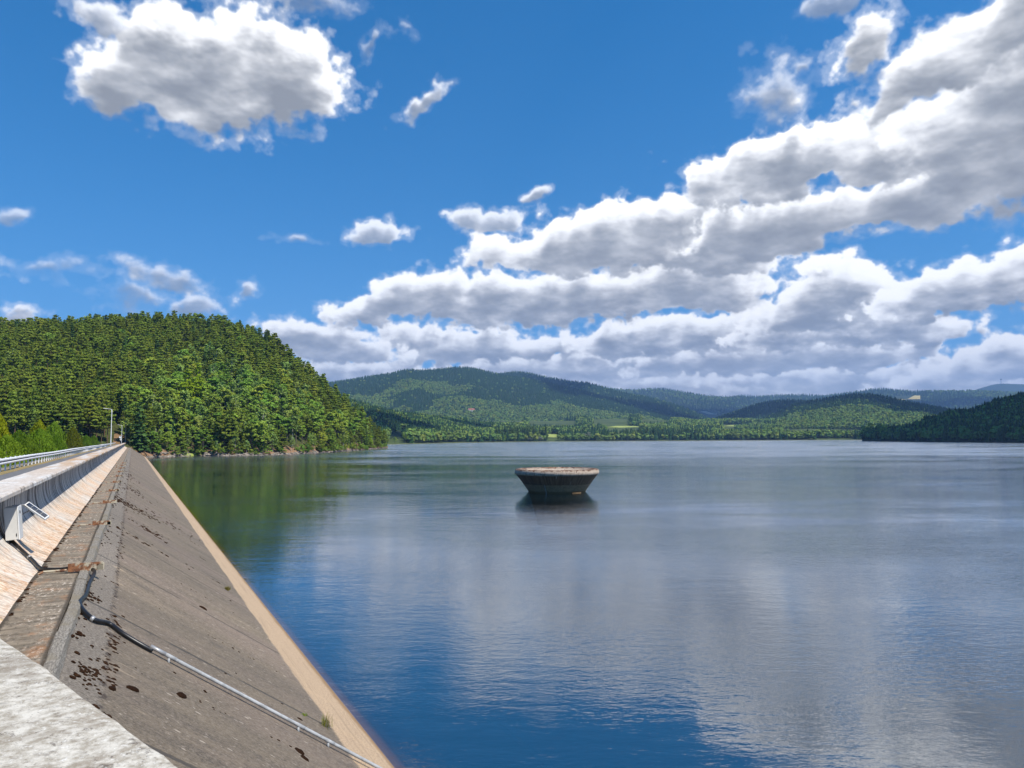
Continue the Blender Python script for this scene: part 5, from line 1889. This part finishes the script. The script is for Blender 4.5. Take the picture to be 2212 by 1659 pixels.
# meadows
MEADOWS = []
def meadow(label, poly, bvh, mat, lift=.8, name='meadow'):
    o = sheet(name, poly, bvh, mat, label, lift)
    MEADOWS.append([(p[0], p[1]) for p in poly])
    return o


def in_meadow(x, y, bvh, mv=2.0, tree=14.0):
    """would a tree here stand on or cover a meadow?"""
    h = bvh.ray_cast(Vector((x, y, 3000)), Vector((0, 0, -1)))
    if h[0] is None: return False
    q = np.array(h[0]) - EYE
    z = q @ FWD
    u, vb = CX + F * (q @ RGT) / z, CY - F * (q @ UPV) / z
    vt = vb - 1600 * tree / z
    for m_ in MEADOWS:
        us_ = [p[0] for p in m_]; vs_ = [p[1] for p in m_]
        if min(us_) - 1 < u < max(us_) + 1 and not (vb < min(vs_) or vt > max(vs_) - 1.0):
            return True
    return False


meadow('pale ploughed field at the foot of the broad mountain', [(1279, 905), (1318, 909), (1359, 908.5), (1345, 904), (1300, 903.4)], bA if False else v_bvh, 'ploughed')
meadow('bright green meadow strip above the row of dark spruces', [(1309, 923.5), (1345, 924.5), (1384, 923), (1370, 920.5), (1330, 920.5)], v_bvh, 'meadow_green')
meadow('narrow light meadow left of the ploughed field', [(1143, 909), (1190, 913), (1240, 914.5), (1245, 911.5), (1190, 909.2)], v_bvh, 'meadow_green')
meadow('green meadow on the right of the ploughed field', [(1385, 908), (1410, 908.5), (1448, 906), (1440, 903.5), (1405, 904.2)], v_bvh, 'meadow_green')
meadow('bright green meadow at the far shore between tree groups', [(1180, 945), (1196, 945.6), (1208, 945.2), (1206, 939), (1184, 938)], v_bvh, 'meadow_green')
meadow('straw yellow meadow below the rounded hill', [(1757, 922), (1800, 923), (1866, 919), (1862, 913), (1800, 912.4)], v_bvh, 'meadow_straw')
meadow('light meadow at the left of the straw yellow one', [(1690, 922.5), (1725, 924), (1756, 922), (1750, 917), (1720, 918.5)], v_bvh, 'meadow_straw')
meadow('dull green meadow behind the tip of the near hill', [(838, 938), (860, 939), (874, 938), (872, 932.5), (850, 931.5)], v_bvh, 'meadow_green')
meadow('long light meadow under the left flank of the broad mountain', [(1010, 905), (1060, 907), (1130, 907.5), (1125, 904.8), (1060, 903.8)], v_bvh, 'meadow_green')
meadow('pale meadow between the woods left of the rounded hill', [(1560, 921), (1600, 922), (1650, 920), (1645, 917), (1600, 917)], v_bvh, 'meadow_green')
meadow('yellow clearing on the long far ridge', [(1935, 863), (1945, 866), (1960, 864), (1988, 856), (1975, 855.5)], bC, 'meadow_straw', 6)
meadow('small ploughed field in the gap between the hills', [(1512, 890), (1530, 896), (1548, 896.5), (1548, 893.5), (1525, 889)], bC, 'ploughed', 4)


def stripes(x, y, k, s):
    return fbm(x * k, y * k, s, 3)


forest('mountain_forest', 'dark conifer forest with lighter broadleaf patches on the broad mountain', bA, rbA, rtA, usA, 13, 15, 22, lambda u, f, x, y: .97 if fbm(x * .0022, y * .0022, 7, 3) < .50 + .10 * f else .25, 51, umin=640, f0=.02)
forest('mountain_forest', 'dark blue conifer forest on the ridge behind the broad mountain', bB, rbB, rtB, usB, 19, 17, 25, lambda u, f, x, y: .95, 52, umin=1040)
forest('mountain_forest', 'hazy forest on the long far ridge', bC, rbC, rtC, usC, 34, 22, 32, lambda u, f, x, y: .9 if fbm(x * .0012, y * .0012, 9, 3) < .52 else .3, 53, umin=1300, umax=2260, f0=.35, keep=lambda u, f, x, y: not in_meadow(x, y, bC, tree=20))
forest('hill_forest', 'dark conifers on the hill left of the rounded hill', bG, rbG, rtG, usG, 14, 15, 21, lambda u, f, x, y: .95, 54)
forest('hill_forest', 'forest on the rounded hill, conifers above and light broadleaf trees below', bE, rbE, rtE, usE, 12, 13, 20, lambda u, f, x, y: .95 if f > .52 + .2 * (fbm(x * .006, y * .006, 12, 2) - .4) else .15, 55, umax=2300)
forest('hill_forest', 'dark wood on the low spur behind the tip of the near hill', bH, rbH, rtH, usH, 8.5, 13, 19, lambda u, f, x, y: .75 if fbm(x * .006, y * .006, 14, 2) < .45 else .2, 56, umin=740, f0=.05, keep=lambda u, f, x, y: not in_meadow(x, y, bH))
forest('headland_wood', 'dark wood on the headland at the right edge of the lake', bF, rbF, rtF, usF, 6.5, 13, 20, lambda u, f, x, y: .55, 57, umax=3240, f0=.0, fmax=1.25)


def vkeep(u, f, x, y):
    d = (f) * (vrt(u) - vrb(u))
    if d < 5: return False
    n = fbm(x * .0045, y * .0045, 23, 3)
    if d < 45 and fbm(x * .014, y * .014, 29, 2) < .27 and u > 1150: return False
    if n > .66 and d > 90: return False
    return not in_meadow(x, y, v_bvh, tree=22)


forest('shore_woods', 'mixed woods covering the land behind the far shore', v_bvh, vrb, vrt, vus, 9.5, 14, 24,
       lambda u, f, x, y: (.92 if (1120 < u < 1560 and .02 < f < .13 and fbm(x * .012, y * .012, 44, 2) > .28) else (.6 if fbm(x * .005, y * .005, 19, 3) < .43 else .10)), 58, vkeep, umin=780, umax=2330, f0=.0)


def shore_tree(p, u, d, vt, label, cat='tree', wx=1.0, group=None):
    r = far_shore(u) + d
    a = azim(u)
    x, y = a[0] * r, a[1] * r
    z = ground_z(v_bvh, x, y) or .5
    h = HC + r * elev(u, vt) - z
    return place_tree(p, (x, y, z - .1), h, u * .1, label, cat, group, wx)


shore_tree(WILLOW, 931, 24, 935.5, 'silvery round willow at the far shore, right of the near hill tip', wx=1.15)
for i, (u, d, vt, p, lab) in enumerate([(875, 20, 934, BROADS[0], 'taller tree in the row at the far shore just right of the hill tip'), (853, 16, 943, BROADS[2], 'leftmost low round tree of the far shore beside the hill tip'), (893, 18, 941, BROADS[1], 'small tree left of the silvery willow'),
                                        (910, 22, 943, BROADS[2], 'low bush touching the left side of the silvery willow'), (1066, 16, 940, BROADS[0], 'rounded tree at the left end of the dark spruces on the far shore'), (1090, 10, 938.5, LIME, 'pale green conical young tree in front of the dark spruces'),
                                        (1145, 10, 942, WILLOW, 'small silvery bush at the edge of the shore meadow'), (1167, 10, 942.5, WILLOW, 'smallest silvery bush by the shore meadow'), (1222, 14, 935, BROADS[2], 'round bushy tree right of the bright shore meadow'),
                                        (1248, 16, 934, BROADS[0], 'second round bushy tree right of the bright shore meadow'), (1268, 18, 932.5, WILLOW, 'pale round tree right of the two bushy ones on the shore'), (1318, 12, 938, BROADS[2], 'large spreading bush on the far shore above the tower'),
                                        (1352, 14, 938, BROADS[1], 'round shore bush near the middle of the far bank'), (1400, 14, 940, BROADS[2], 'lower shore bush right of the middle of the far bank'), (1700, 14, 935, BROADS[0], 'light broadleaf tree on the far shore in front of the straw meadow')]):
    shore_tree(p, u, d, vt, lab, 'tree', 1.25 if p is not LIME else .8)
# the row of tall spruces near the shore meadow
rg = random.Random(31)
for k in range(64):
    u = 1072 + (1180 - 1072) * rg.random(); d = rg.uniform(22, 60)
    shore_tree(SPRUCES[k % 2], u, d, rg.uniform(919, 927), 'dark spruce in the dense stand left of the shore meadow', 'tree', 1.1, 'spruces of the dark stand on the far shore')
for k in range(56):
    u = 1340 + 170 * rg.random(); d = rg.uniform(26, 60)
    shore_tree(SPRUCES[k % 2], u, d, rg.uniform(922, 931), 'dark spruce in the long stand right of the middle of the far shore', 'tree', 1.1, 'spruces of the long stand on the far shore')

for k in range(9):                                      # blunt end of the headland
    u = 1868 + 6.5 * k
    r = f_shore(u) + 14 + 8 * (k % 3)
    a = azim(u); z = ground_z(bF, a[0] * r, a[1] * r)
    if z is None: continue
    vt = 917 + 5 * math.sin(k * 2.3)
    place_tree((BROADS + SPRUCES)[k % 5], (a[0] * r, a[1] * r, z - .3), HC + r * elev(u, vt) - z, k * 1.1, 'tall dark tree crowding the blunt tip of the headland', 'tree', 'trees at the tip of the headland', 1.05)
# houses
def house(label, u, v, w, d, hgt, bvh, rot, lift=0):
    h = bvh.ray_cast(Vector(EYE), Vector(ray(u, v)))
    if h[0] is None: return
    root = thing('house', label, 'house', tuple(h[0] + Vector((0, 0, -.5 + lift))), rot)
    m = MB(); m.box((0, 0, hgt / 2), (w, d, hgt))
    m.add([(-w / 2, -d / 2, hgt), (-w / 2, d / 2, hgt), (-w / 2, 0, hgt + d * .42), (w / 2, -d / 2, hgt), (w / 2, d / 2, hgt), (w / 2, 0, hgt + d * .42)], [(0, 1, 2), (3, 5, 4)])
    m.build('wall', MATS['house_wall'], root)
    m = MB(); o_ = .6; e = d * .42
    for s in (-1, 1):
        m.add([(-w / 2 - o_, s * (d / 2 + o_), hgt - .45), (w / 2 + o_, s * (d / 2 + o_), hgt - .45), (w / 2 + o_, 0, hgt + e + .12), (-w / 2 - o_, 0, hgt + e + .12),
               (-w / 2 - o_, s * (d / 2 + o_), hgt - .2), (w / 2 + o_, s * (d / 2 + o_), hgt - .2), (w / 2 + o_, 0, hgt + e + .4), (-w / 2 - o_, 0, hgt + e + .4)],
              [(0, 1, 2, 3), (4, 5, 6, 7), (0, 1, 5, 4), (1, 2, 6, 5), (0, 3, 7, 4)])
    rf = m.build('roof', MATS['roof_red'], root)
    m = MB(); m.box((w * .2, d * .12, hgt + e + .4), (.8, .8, 2.0)); m.build('chimney', MATS['house_wall'], rf)
    for k in range(4):
        for zf_ in (.32, .74):
            m = MB(); m.box((-w * .36 + k * w * .24, -d / 2 - .03, hgt * zf_), (w * .09, .08, hgt * .2)); m.build('window', MATS['dark_glass'], root)
house('white house with red roof among trees at the foot of the broad mountain', 1018, 893, 26, 13, 9, bA, .35, 6)
house('white cottage under the left flank of the rounded hill', 1705, 907, 16, 9, 6, v_bvh, .4, 6)
house('small white cottage right of the other one below the rounded hill', 1722, 905, 13, 8, 6, v_bvh, -.3, 6)
# lookout tower on the farthest mountain
hp = bD.ray_cast(Vector((azim(2169)[0] * 12000, azim(2169)[1] * 12000, 5000)), Vector((0, 0, -1)))[0]
if hp is not None:
    tw = thing('lookout_tower', 'tiny lookout tower on the farthest mountain at the right', 'tower', tuple(hp), 0)
    m = MB(); m.tube([(0, 0, -5), (0, 0, 55)], [7, 5], 8); m.build('shaft', MATS['house_wall'], tw)
    m = MB(); m.box((0, 0, 58), (16, 16, 10)); m.build('cabin', MATS['dark_glass'], tw)

# ------------------------------------------------------------------ bell mouth spillway
p0 = on_z(1203, 1061.5, 0)
TR = 91.0 / 1600 * float(p0 @ FWD - EYE @ FWD) * 1.0
spw = thing('spillway', 'round funnel shaped concrete spillway standing in the lake with mossy rim and dark walls', 'spillway', (float(p0[0]), float(p0[1]), 0))
DIST = math.hypot(p0[0], p0[1])
Zr = HC + DIST * elev(1203, 1012)                     # level of the rim
RW = 125 / 182 * TR * .985                            # radius at the water


def m_spill(nt):
    co = nt.n('TexCoord', out=3)
    x, y, z = nt.sep(co)
    a = nt.math('ARCTAN2', y, x)
    pol = nt.comb(nt.math('MULTIPLY', a, 6.0), z, 0.0)
    strk = nt.noise(nt.mapping(pol, scale=(5, .35, 1)), 1.0, 5, .7)
    fine = nt.noise(co, 3.0, 7, .75)
    dark = nt.mix(nt.rng(strk, .35, .65), (0.048, 0.034, 0.021), (0.150, 0.105, 0.062))
    mid = nt.mix(nt.rng(fine, .35, .65), (0.165, 0.115, 0.062), (0.29, 0.21, 0.12))
    zz = nt.math('ADD', z, nt.math('MULTIPLY', nt.math('SUBTRACT', strk, .5), .12))
    col = nt.mix(nt.rng(zz, 1.18, 1.10), dark, mid)
    col = nt.mix(nt.rng(zz, .35, .1), col, (0.16, 0.10, 0.045))
    col = nt.mix(nt.rng(z, .02, -.35), col, (0.003, 0.030, 0.070))  # deep water's dark blue painted onto the shaft below the waterline
    # white lime runs at the joints
    j = nt.math('ABSOLUTE', nt.math('SUBTRACT', nt.math('FRACT', nt.math('MULTIPLY_ADD', a, 16 / 6.2832, .18)), .5))
    br = nt.rng(nt.noise(nt.mapping(pol, scale=(.9, 1.0, 1)), 1.0, 5, .7), .53, .62)
    run = nt.math('MULTIPLY', nt.rng(j, .482, .494), br)
    run = nt.math('MULTIPLY', run, nt.rng(z, .7, 1.3))
    col = nt.mix(run, col, (0.52, 0.49, 0.44))
    return principled(nt, col, .85, bump=fine, bstr=.4, bdist=.03)


def m_rim(nt):
    co = nt.n('TexCoord', out=3)
    x, y, z = nt.sep(co)
    a = nt.math('ARCTAN2', y, x)
    fine = nt.noise(co, 2.4, 8, .78)
    big = nt.noise(co, .5, 4, .6)
    strk = nt.noise(nt.mapping(nt.comb(nt.math('MULTIPLY', a, 6.0), z, 0.0), scale=(6, .5, 1)), 1.0, 5, .7)
    col = nt.mix(nt.rng(fine, .35, .65), (0.29, 0.225, 0.165), (0.56, 0.46, 0.36))
    moss = nt.rng(nt.math('ADD', fine, nt.math('MULTIPLY', nt.math('SUBTRACT', z, MOSSZ), .45)), .45, .53)
    col = nt.mix(moss, col, nt.mix(nt.rng(big, .4, .6), (0.055, 0.022, 0.011), (0.13, 0.052, 0.020)))
    col = nt.mix(nt.math('MULTIPLY', nt.rng(strk, .56, .66), .7), col, (0.045, 0.038, 0.032))
    return principled(nt, col, .95, bump=fine, bstr=.7, bdist=.04)


MOSSZ = Zr - .12
material('spillway_wall', m_spill)
material('spillway_rim', m_rim)
m = MB()
m.lathe([(RW * .55, -9), (RW * .72, -4.0), (RW * .965, -.25), (RW, 0.0), (RW + .05, .12), (RW + (TR - RW) * .5, Zr * .45), (TR - .12, Zr - .74)], 96)
m.build('wall', MATS['spillway_wall'], spw, True)
m = MB()
m.lathe([(TR - .16, Zr - .80), (TR - .02, Zr - .72), (TR + .01, Zr - .38), (TR - .07, Zr - .10), (TR - .30, Zr), (TR - .62, Zr - .02), (TR - 1.5, Zr - .42), (TR - 2.8, Zr - 1.6), (TR - 3.6, Zr - 3.4), (TR - 4.0, Zr - 7)], 96)
m.build('rim', MATS['spillway_rim'], spw, True)
vdir = -np.array([p0[0], p0[1]]) / DIST
ang0 = math.atan2(vdir[1], vdir[0])
an = ang0 - .36
m = MB()
zt = Zr - .9
def onw(z, o=.03):
    r = RW + (TR - RW) * max(z, 0) / Zr + o
    return (math.cos(an) * r, math.sin(an) * r, z)
m.tube([onw(zt), onw(zt * .6), onw(.1), onw(-.6, -.1)], .045, 6)
m.box(onw(zt + .02, .06), (.35, .35, .10)); m.build('gauge_pipe', MATS['galvanised'], spw)
m = MB()
for k in range(26):
    a = ang0 + .55 + .012 * k
    r = RW - .02 + .14 * math.sin(k * .12)
    m.box((math.cos(a) * r, math.sin(a) * r, .03), (.5, .3, .14), Matrix.Rotation(a, 3, 'Z'))
m.build('sill', MATS['spillway_wall'], spw)

# ------------------------------------------------------------------ lake, bed, ground
def plane_poly(name, P, z, mat, label, kind='structure'):
    o = mesh_obj(name, [(p[0], p[1], z) for p in P], [tuple(range(len(P)))], MATS[mat])
    if o.data.polygons[0].normal.z < 0:
        o.data.flip_normals()
    return tag(o, label, None, kind=kind)


def dxy(t, s):
    p = DAX * t + NAX * s
    return (p[0], p[1])


plane_poly('water', [dxy(-900, 4.9), (2600, -700), (3600, 2600), (-300, 2600), dxy(700, 4.9)], 0.0, 'water', 'rippled blue lake reflecting the clouds')
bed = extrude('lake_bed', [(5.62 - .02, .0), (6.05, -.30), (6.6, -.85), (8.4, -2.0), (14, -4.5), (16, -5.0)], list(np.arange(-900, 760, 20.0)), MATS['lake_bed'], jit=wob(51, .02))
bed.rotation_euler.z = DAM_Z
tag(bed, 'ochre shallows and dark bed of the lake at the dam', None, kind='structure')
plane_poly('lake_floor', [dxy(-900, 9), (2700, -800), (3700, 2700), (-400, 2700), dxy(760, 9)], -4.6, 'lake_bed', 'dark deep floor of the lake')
G = 24000
plane_poly('ground', [(-G, -G), (G, -G), (G, G), (-G, G)], -14.0, 'forest_floor', 'ground reaching to the horizon')

# unseen clouds added to the right of and above the view to shade the far hills
def cloud_mesh(parts, seed):
    V, Fc = [], []
    bm = bmesh.new(); bmesh.ops.create_icosphere(bm, subdivisions=3, radius=1)
    cv = np.array([v.co[:] for v in bm.verts]); cf = [tuple(v.index for v in f.verts) for f in bm.faces]; bm.free()
    for i, (x, y, z, rx, ry, rz) in enumerate(parts):
        k = 1 + .5 * (fbm(cv[:, 0] * 2 + seed + i * 5, cv[:, 1] * 2 + cv[:, 2] * 1.3, seed + i, 4) - .45) * 2
        P = cv * k[:, None]
        P[:, 2] = np.where(P[:, 2] < 0, P[:, 2] * .35, P[:, 2])
        P = P * np.array([rx, ry, rz]) + np.array([x, y, z])
        b = len(V); V += [tuple(p) for p in P]; Fc += [tuple(b + j for j in f) for f in cf]
    return V, Fc


def m_cloud(nt):
    d = nt.n('BsdfDiffuse', Color=(.85, .85, .86))
    t = nt.n('BsdfTranslucent', Color=(.85, .85, .86))
    return nt.n('MixShader', i0=.4, i1=d, i2=t)


material('cloud', m_cloud)
HCL = 2300.0
KS = HCL / SUN[2]
parts = []
def shade(u, r, rx, ry, z=100.0):
    a = azim(u)
    for hc in range(2300, 12000, 200):                 # high enough to float above the frame
        c = np.array([a[0] * r, a[1] * r, z]) + SUN * (hc / SUN[2])
        q = c - EYE
        zc = q @ FWD
        if zc < 0: break
        x, y = CX + F * (q @ RGT) / zc, CY - F * (q @ UPV) / zc
        mx, my = F * rx * 1.4 / zc + 60, F * ry * 1.1 / zc + 120
        if x - mx > 3000 or y + my < -420: break
    print('cloud', u, r, hc)
    rg = random.Random(int(u + r))
    for k in range(22):                               # a heap of billows, flat below
        a_ = rg.uniform(0, 2 * PI); q_ = math.sqrt(rg.random())
        sz = rg.uniform(.26, .46) * (1.1 - .5 * q_)
        parts.append((c[0] + math.cos(a_) * q_ * rx * .85, c[1] + math.sin(a_) * q_ * ry * .85, c[2], rx * sz, ry * sz, (rx + ry) * .5 * sz * rg.uniform(.5, .9)))
SHADES = [(1240, 4300, 420, 330), (1330, 4200, 380, 330), (1130, 5100, 420, 260), (1420, 4000, 330, 260), (1190, 4000, 200, 130), (1610, 3500, 330, 260), (1700, 3500, 260, 200), (1850, 2950, 300, 110), (1970, 2850, 260, 110), (2060, 2700, 260, 140),
          (2100, 1060, 150, 130), (2200, 1150, 240, 260), (2330, 1150, 260, 260), (1540, 3000, 200, 150), (840, 1250, 90, 110), (900, 1420, 90, 100), (1060, 1760, 110, 60), (1480, 6200, 500, 420), (2000, 6600, 700, 260)]
for s_ in SHADES:
    shade(*s_)
V, Fc = cloud_mesh(parts, 3)
co_ = mesh_obj('clouds', V, Fc, MATS['cloud'], smooth=True)
tag(co_, 'unseen clouds added above the view to shade the far hills', 'clouds', kind='stuff')

# air between here and the mountains
HAZE = 7.5e-5
if HAZE > 0:
    hz = MB(); hz.box((600, 6500, 592.5), (20000, 17000, 1215))
    hm = bpy.data.materials.new('air'); hm.use_nodes = True
    nt = NT(hm.node_tree)
    out = nt.t.nodes.new('ShaderNodeOutputMaterial')
    vol = nt.n('VolumePrincipled', Color=(.34, .58, 1.0), Density=HAZE, Anisotropy=.1)
    nt.t.links.new(vol, out.inputs['Volume'])
    ho = mesh_obj('haze', hz.V, hz.F, hm)
    tag(ho, 'thin blue haze of summer air', 'haze', kind='stuff')
print('objects', len(SC.objects))
